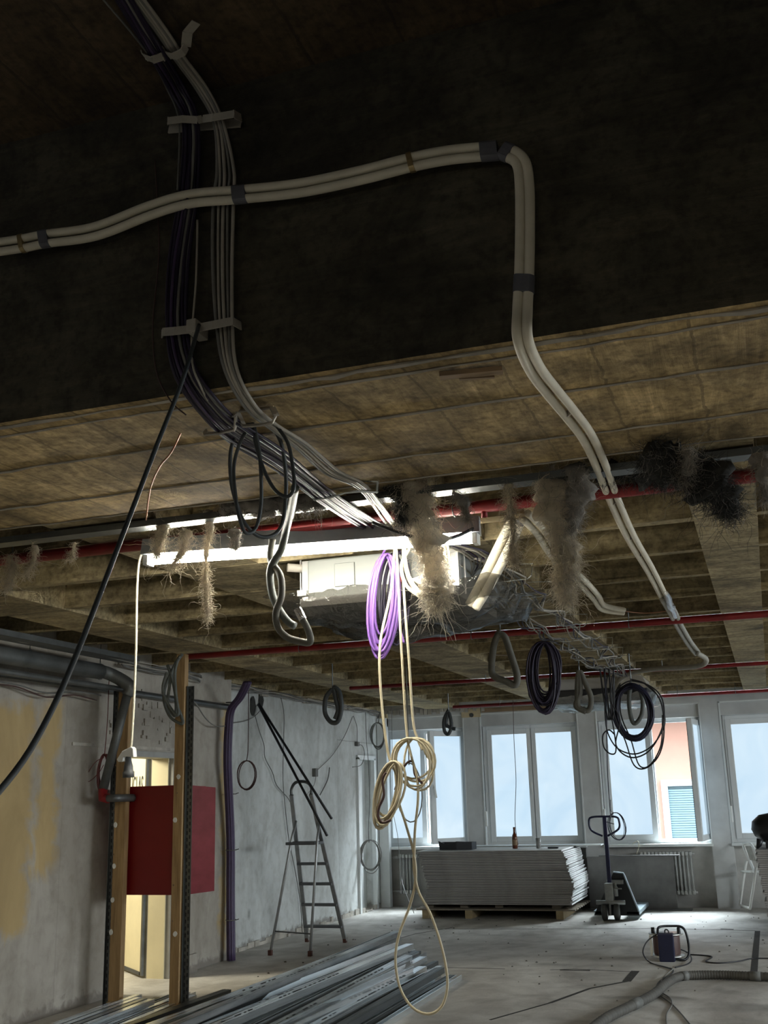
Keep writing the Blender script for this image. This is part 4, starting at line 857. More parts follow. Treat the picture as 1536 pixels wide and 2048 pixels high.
# ================================================================== MINERAL WOOL
def wool(path, width, n, mats, label, seed, length=(.04, .14), core=.55, thin=.0006, down=1.0, name='insulation_tuft'):
    """path px points (x,y,Y); width px list"""
    rd = random.Random(seed); C_ = pp(*path); S_ = smooth(C_, 8); N = len(S_)
    wd = [width]*len(path) if not isinstance(width, list) else width
    def wat(i):
        u = i/8; a = min(int(u), len(wd)-1); b = min(a+1, len(wd)-1); f = u-int(u); c = S_[i]; dep = (c-Vector((0, 0, EYE))).dot(_fw)/FPX
        return (wd[a]*(1-f)+wd[b]*f)*dep/2
    m = MB(); m.cur = 0
    R = [max(.002, wat(i)*core*1.15*(1+.9*noise.noise(S_[i]*16+Vector((seed, 0, 0))))) for i in range(N)]; R[0] *= .5; R[-1] = .002
    k0 = len(m.v); m.tube(S_, R, 14)
    for q in range(k0, len(m.v)):
        v = m.v[q]; i = (q-k0)//14; ax = S_[i]; d_ = v-ax; m.v[q] = ax+d_*(1+.7*noise.fractal(v*38+Vector((seed, 3, 1)), .9, 2.1, 4))+Vector((noise.noise(v*22), noise.noise(v*22+Vector((5, 5, 5))), noise.noise(v*22+Vector((9, 1, 2)))))*R[i]*.35
    for k in range(int(n*1.5)):
        i = int(rd.random()**.9*(N-1)); c = S_[i]; w = wat(i); stray = rd.random() < .05
        tdir = (S_[min(i+1, N-1)]-S_[max(i-1, 0)]).normalized()
        off = Vector((rd.gauss(0, 1), rd.gauss(0, 1), rd.gauss(0, 1))); off = (off-tdir*off.dot(tdir)).normalized(); rad = w*core*rd.uniform(.75, 1.25)
        p = c+off*rad; L_ = rd.uniform(*length)*(1.5 if stray else .6); steps = 7
        d_ = (tdir*rd.uniform(-.2, 1.2)+off*(rd.uniform(.2, .9) if stray else rd.uniform(-.1, .35))+Vector((0, 0, -.3*down))+Vector((rd.uniform(-.6, .6), rd.uniform(-.6, .6), rd.uniform(-.6, .6)))).normalized()
        P = [p]; sc = rd.uniform(25, 60)
        for s_ in range(steps):
            nn = Vector((noise.noise(p*sc+Vector((k*.3, seed, 0))), noise.noise(p*sc+Vector((7, k*.3, seed))), noise.noise(p*sc+Vector((seed, 3, k*.3)))))
            d_ = (d_+nn*1.5+Vector((0, 0, -.08*down))).normalized(); p = p+d_*L_/steps; P.append(p)
        m.cur = 1 if (len(mats) > 1 and rd.random() < .15) else 0
        m.tube(P, [thin]*(steps-1)+[thin*.8, thin*.4], 3, cap=False)
    o = m.build(name, [M[x] for x in mats], sm=True); return tag(o, label, 'insulation', 'tufts of mineral wool')
wool([(822, 950, 3.97), (830, 1000, 4.0), (848, 1050, 4.15), (862, 1110, 4.32), (872, 1150, 4.45), (868, 1190, 4.48), (876, 1212, 4.48)], [70, 110, 80, 75, 64, 60, 20], 3000, ['wool_l', 'wool_g'], 'large pale wool tuft hanging over the right half of the lamp', 1, (.04, .14), .6)
cable('wool_strand', pp((872, 1185, 4.47), (882, 1230, 4.47), (890, 1262, 4.47), (893, 1280, 4.47)), .0011, 'wool_l', 'single long wool fibre below the large pale tuft')
cable('wool_strand', pp((870, 1180, 4.48), (885, 1205, 4.48), (895, 1235, 4.48), (905, 1255, 4.48), (912, 1282, 4.48)), .0011, 'wool_l', 'second long wool fibre drooping right below the large pale tuft')
wool([(780, 945, 3.95), (795, 985, 3.98), (812, 1020, 4.0), (800, 1045, 4.0)], [55, 75, 60, 20], 700, ['wool_d', 'wool_g'], 'dark dirty wool clump left of the large pale tuft', 2, (.03, .1))
wool([(1085, 945, 4.0), (1108, 985, 4.05), (1120, 1040, 4.1), (1128, 1090, 4.15), (1135, 1125, 4.15), (1128, 1165, 4.15), (1135, 1200, 4.15)], [50, 105, 85, 66, 66, 52, 16], 2800, ['wool_l', 'wool_g'], 'long pale wool tuft hanging right of the lamp over the ribs', 3, (.04, .14), .6)
wool([(1150, 930, 3.95), (1158, 970, 4.0), (1150, 1020, 4.05), (1140, 1060, 4.1)], [60, 70, 50, 20], 1000, ['wool_g', 'wool_l'], 'grey wool clump behind the long pale tuft', 4, (.03, .12))
wool([(1018, 965, 4.0), (1020, 1010, 4.0), (1026, 1060, 4.05), (1024, 1100, 4.05), (1028, 1125, 4.05)], [30, 26, 22, 20, 6], 700, ['wool_l', 'wool_g'], 'thin pale wool wisp in front of the bent insulated pipe', 5, (.04, .12), .4)
wool([(905, 985, 4.0), (925, 1000, 4.02), (930, 1020, 4.05), (938, 1040, 4.05)], [36, 30, 20, 8], 350, ['wool_g', 'wool_l'], 'small grey wool wisp above the right lamp end', 6, (.03, .1), .5)
wool([(1290, 900, 3.75), (1340, 930, 3.8), (1400, 950, 3.85), (1440, 985, 3.9), (1465, 1030, 3.95)], [90, 100, 110, 85, 30], 2200, ['wool_d', 'wool_g'], 'big dark wool mass hanging under the beam at the right', 7, (.05, .16), .6)
wool([(1190, 945, 4.14), (1230, 940, 4.14), (1290, 945, 4.14), (1340, 960, 4.14)], [40, 50, 60, 60], 800, ['wool_d', 'wool_g'], 'dark wool strip behind the insulated pipe pair', 8, (.04, .12), .6)
wool([(1380, 895, 3.7), (1375, 935, 3.75), (1370, 960, 3.8)], [40, 36, 10], 400, ['wool_g', 'wool_l'], 'greyish wool strands over the dark wool mass', 9, (.04, .12), .5)
wool([(1520, 905, 3.8), (1530, 950, 3.8), (1532, 1000, 3.85)], [50, 50, 20], 500, ['wool_g', 'wool_l'], 'grey wool tuft cut by the right picture edge', 10, (.04, .12), .5)
wool([(415, 1020, 4.0), (420, 1060, 4.05), (412, 1110, 4.1), (412, 1160, 4.1), (414, 1200, 4.1), (416, 1240, 4.1)], [34, 30, 16, 22, 26, 5], 900, ['wool_l', 'wool_l'], 'slender lit wool strand hanging below the lamp', 11, (.03, .09), .35)
wool([(330, 1040, 4.0), (322, 1070, 4.02), (318, 1095, 4.05), (312, 1112, 4.05)], [40, 36, 30, 12], 500, ['wool_l', 'wool_g'], 'pale wool wisp over the left lamp end', 12, (.04, .12), .4)
wool([(372, 1060, 4.0), (365, 1100, 4.05), (345, 1130, 4.05)], [60, 36, 10], 420, ['wool_l', 'wool_g'], 'thin wool fibres dangling under the left part of the lamp', 13, (.05, .14), .3)
wool([(440, 1015, 3.98), (500, 1010, 3.98), (560, 1005, 3.98), (620, 1000, 3.98), (645, 1010, 3.98)], [40, 60, 65, 60, 25], 1500, ['wool_g', 'wool_d'], 'grey wool strip behind the dark cable loops', 14, (.03, .1), .6)
wool([(20, 1110, 4.0), (24, 1140, 4.02), (15, 1175, 4.05)], [60, 50, 10], 360, ['wool_l', 'wool_g'], 'wool fibres on the red pipe at the far left', 15, (.04, .12), .3)
wool([(70, 1090, 4.0), (68, 1120, 4.02), (50, 1150, 4.05)], [30, 26, 8], 260, ['wool_l', 'wool_g'], 'thin wool wisp on the red pipe, second from the left edge', 16, (.04, .1), .3)
wool([(150, 1085, 4.0), (145, 1105, 4.02), (140, 1118, 4.05)], [24, 16, 6], 160, ['wool_l', 'wool_g'], 'short wool wisp on the red pipe left of the slanting cable', 17, (.03, .08), .3)
wool([(470, 1060, 4.02), (472, 1085, 4.05), (468, 1098, 4.05)], [34, 28, 12], 300, ['wool_g', 'wool_l'], 'small grey wool flap above the lamp between the cable loops', 18, (.02, .06), .6)

# ================================================================== LEFT WALL SERVICES
t = thing('galvanised_duct', (-5.0, 6.5, 2.46), 'large galvanised pipe along the left wall under the ceiling', 'pipe')
mb = MB().tube([(-5.0, 4.5, 2.53), (-5.0, 7.5, 2.53)], .062, 18); mb.build('duct', M['galv_pipe'], t, True)
e = U((258, 1376, 'Y', 7.66)); f_ = U((206, 1580, 'Y', 7.64))
MB().tube(smooth([(-5.0, 7.4, 2.53), (-4.97, 7.58, 2.52), (e.x, 7.66, e.z+.02), (e.x-.01, 7.66, e.z-.06)], 5), .052, 16).build('elbow', M['galv_pipe'], t, True)
MB().tube([e, f_], .036, 14).build('down_pipe', M['galv_pipe'], t, True)
g = U((206, 1597, 'Y', 7.64)); MB().tube([f_+Vector((0, 0, .01)), g, g+Vector((.05, 0, 0))], .038, 14).build('red_elbow', M['red_pipe'], t, True)
MB().tube(smooth([g+Vector((.03, 0, 0)), g+Vector((.12, .0, .0)), g+Vector((.15, .2, .0))]), .030, 14).build('branch_stub', M['galv_pipe'], t, True)
for y in (5.6, 6.6, 7.5): bracket(t, Vector((-5.0, y, 2.53)), .062, 2.8)
tag(MB().tube([(-4.92, 4.5, 2.40), (-4.92, 7.75, 2.40)], .022, 10).build('conduit', M['galv_pipe'], sm=True), 'thin galvanised conduit below the large wall pipe', 'pipe')
tag(MB().tube([(-5.13, 4.5, 2.42), (-5.13, 10.1, 2.42)], .028, 10).build('conduit', M['galv_d'], sm=True), 'dark pipe tight against the left wall above the doorway', 'pipe')
tag(MB().box(-4.86, -4.70, 4.5, 7.6, 2.60, 2.604).box(-4.862, -4.858, 4.5, 7.6, 2.60, 2.64).box(-4.702, -4.698, 4.5, 7.6, 2.60, 2.64).build('cable_tray', M['galv_d']), 'galvanised cable tray above the large wall pipe', 'cable tray')
rd = random.Random(33)
for k, (x, z) in enumerate(((-4.76, 2.61), (-4.80, 2.612), (-5.08, 2.36), (-5.1, 2.33))):
    cable('wall_cable', [Vector((x+rd.uniform(-.02, .02), 4.5+j*.35, z+rd.uniform(-.015, .015)+(-.03 if j % 3 == 1 and k > 1 else 0))) for j in range(10)], .006, ['grey_cable', 'clip', 'mid_cable', 'brown_cable'][k], ['pale cable lying in the tray, left one', 'pale cable lying in the tray, right one', 'sagging dark cable on the wall below the pipes, upper one', 'sagging dark cable on the wall below the pipes, lower one'][k], 'cables along the left wall top', 4, 6)
for k in range(6):
    P = []
    for j in range(22):
        P.append(Vector((XLF+.05+rd.uniform(0, .05)+(.15 if j < 5 else 0), 8.0+j*.34, 2.635+k*.012+rd.uniform(-.02, .02))))
    cable('wall_cable', P, rd.choice((.005, .007)), rd.choice(('grey_cable', 'mid_cable', 'clip')), '%s cable from below along the head of the white wall' % ORD[k], 'cables along the head of the white wall', 4, 6)
# plumbers' bundle of grey hoses at the right stud
for i, (pts, lab) in enumerate((
    ([(365, 1308), (350, 1330), (332, 1370), (328, 1400), (338, 1430), (352, 1443), (366, 1446), (358, 1420)], 'outer grey hose of the looped bunch at the right stud'),
    ([(360, 1312), (345, 1340), (338, 1380), (336, 1410), (350, 1432), (352, 1400), (345, 1360), (335, 1330)], 'middle grey hose of the looped bunch at the right stud'),
    ([(356, 1318), (350, 1345), (352, 1390), (357, 1425), (350, 1428), (332, 1400), (326, 1375), (334, 1345)], 'inner grey hose of the looped bunch at the right stud'))):
    cable('looped_hose', [U((x, y, 'Y', 7.68-.03*i)) for x, y in pts], .0125, 'corrugated', lab, 'looped grey hoses at the stud frame', 7, 8)
# red wire coil by the red elbow
coil(207, 1545, 7.74, 11, 36, 7, .0035, 'red_cable', 'dull red wire coil hanging beside the red pipe elbow', .3, .03, .2, .03, 41, tail=pp((209, 1512, 7.74), (215, 1440, 7.74), (218, 1360, 7.8)))
cable('thin_wire', pp((208, 1515, 7.7), (190, 1525, 7.7), (173, 1553, 7.7), (178, 1563, 7.7), (198, 1545, 7.7), (207, 1530, 7.7)), .003, 'red_cable', 'dull red wire loop sticking out left of the red wire coil')

# stud frame with timber and slotted steel
t = thing('stud_frame', (-4.7, 7.8, 0), 'timber and slotted steel stud frame standing before the doorway', 'frame')
def lean(m, x0, x1, y0, y1, z0, z1): return m.box(x0, x1, y0, y1, z0, z1)
tm = MB().box(-4.985, -4.885, 7.76, 7.82, .03, 2.42).build('timber_post', M['timber'], t, bevel=.003); tm['label'] = 'left timber post of the frame'
tm = MB().box(-4.455, -4.375, 7.76, 7.82, .03, 2.66).build('timber_post', M['timber'], t, bevel=.003); tm['label'] = 'right timber post of the frame'
MB().box(-4.985, -4.30, 7.74, 7.84, 0, .035).build('sill_plate', M['timber'], t, bevel=.003)
for x in (-5.045, -4.365):
    m = MB(); 
    m.box(x, x+.004, 7.78, 7.84, 0, 2.4); m.box(x, x+.055, 7.80, 7.804, 0, 2.4)
    z = .05
    m.build('slotted_rail', M['galv_d'], t)
    s_ = MB()
    while z < 2.35: s_.box(x+.014, x+.022, 7.796, 7.7995, z, z+.028); s_.box(x+.036, x+.044, 7.796, 7.7995, z+.02, z+.048); z += .05
    q = s_.build('slots', M['black_plastic'], t); q['kind'] = 'stuff'
mb = MB(); rd = random.Random(9)
for px_, py_ in ((357, 1553), (350, 1640), (350, 1868), (231, 1650), (228, 1732), (225, 1800), (222, 1864)):
    c = U((px_, py_, 'Y', 7.757)); n0 = len(mb.v); mb.lathe([(.0, -.004), (.016, -.003), (.018, .0), (.012, .003)], (0, 0, 0), 8, 'Y')
    for i in range(n0, len(mb.v)): v = mb.v[i]; mb.v[i] = c+Vector((v.x*(1+.5*noise.noise(v*90+c*7)), v.y, v.z*(1.2+.6*noise.noise(v*70+c*5))))
mb.build('plaster_dab', M['white_plastic'], t)['kind'] = 'stuff'
mb = MB()
for px_, py_ in ((232, 1531), (229, 1620), (227, 1709), (224, 1767), (354, 1586), (350, 1700), (347, 1770), (345, 1842)):
    mb.lathe([(.007, -.003), (.007, .0)], U((px_, py_, 'Y', 7.759)), 10, 'Y')
mb.build('knot', M['brown_board'], t)['kind'] = 'stuff'

# red hose cabinet
t = thing('hose_cabinet', (-4.7, 8.05, .8), 'dark red metal cabinet fixed behind the stud frame', 'cabinet')
MB().bevbox(-5.06, -4.40, 7.85, 7.88, .80, 1.63, .004).build('front_panel', M['red_panel'], t)
MB().box(-5.06, -4.385, 7.88, 8.16, .81, 1.62).build('body', M['red_panel'], t)
q0 = U((403, 1572, 'Y', 8.0)); q1 = U((401, 1783, 'Y', 8.0))
m = MB().prism([(-4.40, 7.86, .80), (-4.205, 7.99, .82), (-4.205, 7.99, 1.605), (-4.40, 7.86, 1.63)], (-.012, .018, 0)); o = m.build('side_flap', M['red_cabinet_side'] if 'red_cabinet_side' in M else pm('lit_red_side', (.26, .045, .06), .2, 9, .35), t); o['label'] = 'red side panel, paler colour standing for the light on it'  # side catches the light differently, painted in as a paler red

# purple riser bundle on the left wall
rd = random.Random(44); t = thing('purple_riser_bundle', (-5.05, 10.0, 0), 'thick vertical bundle of dark purple cables against the left wall', 'cable bundle')
for k in range(8):
    a = k*PI/4; ox, oy = .028*math.cos(a), .028*math.sin(a)
    P = []
    for x, y, X in ((495, 1365, -4.75), (480, 1395, -4.9), (462, 1420, -5.05), (457, 1460, -5.08), (455, 1520, -5.08), (457, 1580, -5.1), (461, 1680, -5.12), (461, 1800, -5.12), (462, 1928, -5.10)):
        w = U((x, y, 'X', X)); P.append(Vector((w.x+ox, w.y+oy, max(w.z, .01))))
    MB().tube(smooth(P, 5), .017, 7).build('cable', M['violet'], t, True)
for py_ in (1405, 1588, 1700, 1840):
    w = U((462, py_, 'X', -5.1)); MB().tube([w+Vector((math.cos(a*PI/8)*.05, math.sin(a*PI/8)*.05, 0)) for a in range(16)], .005, 5, True).tube([w+Vector((.05, 0, 0)), w+Vector((.085, 0, .01))], .004, 5).build('cable_tie', M['mid_cable'], t)

# wires on the white wall
def wallwire(pts, r, mat, label, X=None): cable('wall_wire', [U((x, y, 'X', (X or XLF+.03))) for x, y in pts], r, mat, label, None, 5, 6)
coil(493, 1549, 10.45, 20, 27, 4, .005, 'brown_cable', 'dark red wire coil hanging on the white wall beside the purple riser', .14, .02, 0, 0, 51, tail=pp((493, 1522, 10.45), (496, 1500, 10.45), (497, 1440, 10.45), (497, 1375, 10.45)))
wallwire([(510, 1430), (518, 1460), (528, 1490), (530, 1515), (545, 1545), (553, 1570), (575, 1595), (582, 1608)], .005, 'mid_cable', 'wavy grey wire descending the white wall behind the rods')
wallwire([(562, 1396), (568, 1430), (567, 1490), (566, 1560), (571, 1620), (578, 1680), (590, 1740), (600, 1800), (605, 1868)], .005, 'mid_cable', 'long thin wire hanging down the white wall behind the ladder')
wallwire([(705, 1433), (690, 1470), (665, 1510), (637, 1538), (632, 1545)], .005, 'grey_cable', 'pale wire slanting down the white wall to a small junction box')
wallwire([(632, 1550), (628, 1570), (615, 1588), (613, 1595)], .004, 'grey_cable', 'short wire below the small junction box')
wallwire([(659, 1535), (655, 1560), (640, 1590)], .007, 'mid_cable', 'short bent wire right of the small junction box')
wallwire([(465, 1446), (490, 1442), (510, 1432), (525, 1415)], .005, 'grey_cable', 'thin wire crossing from the purple riser to the rod holes')
wallwire([(707, 1432), (714, 1455), (715, 1485), (725, 1492), (729, 1510), (722, 1530), (705, 1534)], .005, 'mid_cable', 'curled dark wire with a socket above the white door')
w = U((631, 1545, 'X', XLF+.03)); tag(MB().bevbox(XLF, XLF+.05, w.y-.04, w.y+.04, w.z-.05, w.z+.05, .006).build('junction_box', M['mid_cable']), 'small dark junction box on the white wall above the ladder', 'junction box')
w = U((715, 1488, 'X', XLF+.03)); tag(MB().bevbox(XLF, XLF+.05, w.y-.04, w.y+.04, w.z-.03, w.z+.03, .01).build('junction_box', M['mid_cable']), 'small round socket hanging on the wire above the white door', 'junction box')
wallwire([(731, 1425), (733, 1480), (737, 1530), (739, 1600), (737, 1660), (738, 1685)], .005, 'mid_cable', 'thin wire hanging in front of the white door', XLF+.15)
q_ = U((738, 1680, 'X', XLF+.15)); coil(740, 1711, q_.y, 20, 30, 5, .0055, 'grey_cable', 'grey wire coil hanging in front of the white door', .22, .03, 0, 0, 61, tail=[U((739, 1682, 'Y', q_.y)), q_, U((737, 1660, 'X', XLF+.15))])
coil(756, 1470, 14.8, 14, 24, 4, .008, 'mid_cable', 'dark grey wire coil in the corner beside the first window', .14, .02, 0, 0, 62, tail=pp((757, 1445, 14.8), (760, 1425, 14.8)))
wallwire([(372, 1396), (390, 1405), (410, 1435), (430, 1452), (450, 1452)], .006, 'grey_cable', 'pale wire sagging right of the stud frame on the wall', -5.1)
cable('window_cord', pp((783, 1400, 14.6), (784, 1480, 14.6), (785, 1560, 14.6), (786, 1620, 14.6), (795, 1670, 14.6), (801, 1730, 14.6), (806, 1770, 14.5), (828, 1826, 13.6)), .004, 'grey_cable', 'thin pale cord hanging in front of the first window')
# two black rods leaning from the wall to the ladder
for pts, lab, Y2 in (([(518, 1408), (600, 1560), (663, 1637)], 'upper black plastic pipe slanting from the wall past the ladder top', 10.45), ([(517, 1410), (575, 1530), (654, 1671)], 'lower black plastic pipe slanting from the wall past the ladder top', 10.4)):
    a = U((pts[0][0], pts[0][1], 'X', XLF+.02)); b = U((pts[2][0], pts[2][1], 'Y', Y2))
    tag(MB().tube([a, b], .0135, 10).build('plastic_pipe', M['black_plastic'], sm=True), lab, 'pipe', 'black pipes leaning over the ladder')
mb = MB()
for px_, py_, s_ in ((506, 1412, .07), (522, 1400, .06)):
    w = U((px_, py_, 'X', XLF+.01)); n0 = len(mb.v); mb.lathe([(0, 0), (s_, .004), (s_*.6, .012), (0, .012)], (0, 0, 0), 10, 'X')
    for i in range(n0, len(mb.v)): v = mb.v[i]; mb.v[i] = w+Vector((v.x, v.y*(1+.5*noise.noise(v*30)), v.z*1.6))
struct(mb, 'trim_25', M['wool_d'], 'broken holes in the white wall where the black pipes leave')

# ================================================================== LADDER
t = thing('step_ladder', (-4.7, 11.0, 0), 'aluminium folding step ladder with five treads before the white wall', 'ladder')
fl, fr_ = Vector((-4.925, 11.5, .02)), Vector((-4.485, 11.5, .02))
tl, tr = U((583, 1590, 'Y', 10.75)), U((622, 1588, 'Y', 10.75))
def rail(a, b, nm, w=.045, h=.022):
    return MB().beam(a, b, w, h, (1, 0, 0)).build(nm, M['alu'], t, bevel=.004)
rail(fl, tl, 'side_rail', .022, .045); rail(fr_, tr, 'side_rail', .022, .045)
hp = smooth([tl, U((583, 1578, 'Y', 10.75)), U((590, 1566, 'Y', 10.75)), U((603, 1563, 'Y', 10.75)), U((616, 1566, 'Y', 10.75)), U((623, 1576, 'Y', 10.75)), tr], 5)
MB().tube(hp, .016, 10).build('hand_rail', M['galv_d'], t, True)
H_ = tl.z
def onrail(a, b, z): f = (z-a.z)/(b.z-a.z); return a.lerp(b, f)
for i, py_ in enumerate((1727, 1768, 1810, 1852)):
    # height of the tread from its pixel on the rail plane
    best = min((abs(( (q-Vector((0,0,EYE))).dot(_u2)/(q-Vector((0,0,EYE))).dot(_fw)*-FPX+1024)-py_), z_) for z_ in [j*.01 for j in range(5, 150)] for q in [onrail(fl, tl, z_)])[1]
    a, b = onrail(fl, tl, best), onrail(fr_, tr, best)
    MB().beam(a+Vector((-.01, -.0, 0)), b+Vector((.01, 0, 0)), .075, .028).build('tread', M['step'], t, bevel=.004)
zb_ = min((abs(((q-Vector((0,0,EYE))).dot(_u2)/(q-Vector((0,0,EYE))).dot(_fw)*-FPX+1024)-1686), z_) for z_ in [j*.01 for j in range(60, 150)] for q in [onrail(fl, tl, z_)])[1]
a, b = onrail(fl, tl, zb_), onrail(fr_, tr, zb_); MB().beam(a+Vector((-.02, -.12, 0)), b+Vector((.02, -.12, 0)), .25, .03).build('platform', M['step'], t, bevel=.005)
rl, rr_ = Vector((-4.895, 10.5, .02)), Vector((-4.465, 10.5, .02)); rtl, rtr = U((590, 1642, 'Y', 10.83)), U((637, 1642, 'Y', 10.83))
for a, b in ((rl, rtl), (rr_, rtr)): MB().tube([a, a.lerp(b, .86), b+Vector((0, .03, 0))], .014, 10).build('rear_leg', M['alu'], t, True)
MB().beam(onrail(rl, rtl, .22), onrail(rr_, rtr, .2), .02, .012).build('cross_brace', M['galv_d'], t)
for q in (fl, fr_, rl, rr_): MB().bevbox(q.x-.018, q.x+.018, q.y-.022, q.y+.022, 0, .05, .004).build('rubber_foot', M['red_foot'], t)

# ================================================================== PLASTERBOARD STACK
bx0, bx1, by0, by1 = -4.36, -2.50, 13.8, 15.02
t = thing('board_pallet', ((bx0+bx1)/2, 14.4, 0), 'dirty wooden pallet carrying the plasterboard stack', 'pallet')
for x in (bx0+.06, bx0+.62, bx1-.1):
    MB().bevbox(x-.06+.02, x+.05, 13.82, 14.95, 0, .10, .004).build('runner', M['timber_x'], t)
m = MB()
for k in range(8): m.box(bx0-.05, bx1+.1, 13.80+k*.155, 13.80+k*.155+.1, .10, .118)
m.build('deck', M['dark_wood'], t)
for x in (bx0+.1, bx0+.55, bx0+1.0, bx1-.15): MB().box(x-.05, x+.05, 13.9, 14.9, .118, .165).build('batten', M['dark_wood'], t)
NB = 32; rd = random.Random(70); zz = .168; pitch = (.81-.168)/NB
proto = None
for k in range(NB):
    m = MB(); m.bevbox(bx0, bx1, by0, by1, 0, pitch-.0028, .003)
    o = m.build('plasterboard_sheet', [M['board_paper'], M['gypsum'], M['board_top']], origin=((bx0+bx1)/2, (by0+by1)/2, 0))
    for p in o.data.polygons:
        if abs(p.normal.x) > .7: p.material_index = 1
        elif p.normal.z > .7 and k == NB-1: p.material_index = 2
    u = k/NB
    o.location.x += rd.uniform(-.012, .012)+(.10*(1-abs(u-.3)/.7) if u < .95 else -.02); o.location.y += rd.uniform(-.006, .006); o.location.z = zz; o.rotation_euler.z = rd.uniform(-.012, .016)
    tag(o, 'grey plasterboard sheet, %s from the top of the stack by the windows' % ORD[NB-1-k] if k < NB-1 else 'topmost grey plasterboard sheet carrying the bottle and tray', 'board', 'plasterboard sheets in the stack by the windows'); zz += pitch
ZT = zz
o = MB().bevbox(-4.0, -2.17, 14.72, 14.98, ZT+.001, ZT+.014, .002).build('board_offcut', M['white_trim']); tag(o, 'long white board strip lying across the stack towards the pallet truck', 'board')
# things on the stack
c = U((916, 1692, 'Z', ZT)); c.y = 14.15; c = U((916, 1690, 'Y', 14.15)); cx, cz = c.x, ZT
m = MB(); m.prism([(cx-.22, 14.05, cz), (cx+.02, 14.0, cz), (cx+.02, 14.003, cz+.105), (cx-.06, 14.01, cz+.078), (cx-.15, 14.03, cz+.075), (cx-.235, 14.053, cz+.11)], (.002, .012, 0))
m.prism([(cx+.02, 14.0, cz), (cx+.215, 14.03, cz), (cx+.215, 14.033, cz+.095), (cx+.02, 14.003, cz+.105)], (0, .012, 0)); m.box(cx-.22, cx+.21, 14.05, 14.26, cz, cz+.006); m.box(cx-.22, cx+.21, 14.25, 14.262, cz, cz+.09); m.box(cx-.225, cx-.212, 14.06, 14.26, cz, cz+.09); m.box(cx+.205, cx+.217, 14.04, 14.26, cz, cz+.09)
tag(m.build('cardboard_tray', M['cardboard_d']), 'torn dark grey open tray on top of the board stack', 'box')
c = U((1030, 1690, 'Y', 14.2)); t = thing('beer_bottle', (c.x, 14.2, ZT), 'brown glass bottle with label standing on the board stack', 'bottle')
MB().lathe([(.030, 0), (.034, .006), (.034, .13), (.030, .16), (.016, .19), (.013, .235), (.015, .24), (.015, .262), (.012, .264)], (c.x, 14.2, ZT), 18).build('bottle_body', M['glass_brown'], t, True)
MB().lathe([(.0348, .04), (.0348, .11)], (c.x, 14.2, ZT), 18).build('paper_label', M['paper_label'], t, True)
c = U((1077, 1690, 'Y', 14.2)); tag(MB().lathe([(.026, 0), (.030, .004), (.034, .125), (.031, .125), (.027, .01), (0, .01)], (c.x, 14.2, ZT), 18).build('drinking_glass', M['cup'], sm=True), 'small dark glass standing right of the brown bottle', 'glass')
c = U((1105, 1690, 'Y', 14.1)); tag(MB().bevbox(c.x-.06, c.x+.07, 14.08, 14.13, ZT, ZT+.02, .005).build('cutter_knife', M['cardboard_d']), 'small dark tool lying on the stack right of the glass', 'tool')

# ================================================================== RADIATORS AND PANELS
def radiator(x0, n, z0, z1, y, label):
    t = thing('radiator', (x0+n*.024, y, z0), label, 'radiator', 'old ribbed radiators below the windows')
    for k in range(n):
        x = x0+k*.048; m = MB()
        for dy in (-.045, .045): m.tube([(x, y+dy, z0+.03), (x, y+dy, z1-.03)], .013, 10)
        m.bevbox(x-.019, x+.019, y-.06, y+.06, z1-.05, z1, .009); m.bevbox(x-.019, x+.019, y-.06, y+.06, z0, z0+.05, .009); m.build('section', M['radiator'], t, True)
    MB().tube([(x0-.03, y, z0+.025), (x0+n*.048, y, z0+.025)], .012, 8).tube([(x0-.03, y, z1-.025), (x0+n*.048, y, z1-.025)], .012, 8).build('header_pipe', M['radiator'], t, True)
    return t
ra = radiator(-5.07, 6, .17, .70, 15.24, 'ribbed radiator under the first window beside the board stack')
MB().tube([(-5.3, 15.24, .655), (-5.1, 15.24, .655)], .011, 8).lathe([(.02, -.05), (.022, 0), (.012, .03)], (-5.14, 15.24, .655), 10, 'X').build('valve', M['radiator'], ra, True)
MB().tube([(-5.3, 15.25, .2), (-5.0, 15.25, .2)], .014, 8).build('return_pipe', M['radiator'], ra, True)
radiator(-1.72, 14, .17, .70, 15.24, 'ribbed radiator under the third window, partly behind the dark panels')
tag(MB().box(-2.41, -1.30, 15.02, 15.045, 0, .655).xf(Matrix.Translation((0, 0, 0))).build('chipboard_panel', M['panel_dark']), 'dark stained panel leaning under the third window, in front of the radiator', 'panel')
tag(MB().box(-2.6, -2.02, 15.07, 15.09, 0, .64).build('chipboard_panel', M['panel_dark']), 'dark panel standing behind the right end of the board stack', 'panel')
tag(MB().box(-2.25, -1.22, 15.0, 15.06, .66, .672).build('chipboard_panel', M['panel_dark']), 'thin dark strip lying along the top of the leaning panel', 'panel')
tag(MB().box(-2.5, -1.12, 14.9, 15.1, 0.0, .012).build('chipboard_panel', M['panel_dark']), 'dark sheet lying flat at the foot of the leaning panel', 'panel')
cable('string', pp((1265, 1688, 15.12), (1275, 1682, 15.1), (1278, 1690, 15.12), (1276, 1700, 15.12), (1273, 1708, 15.12)), .004, 'white_cable', 'knotted white string on the sill under the third window')

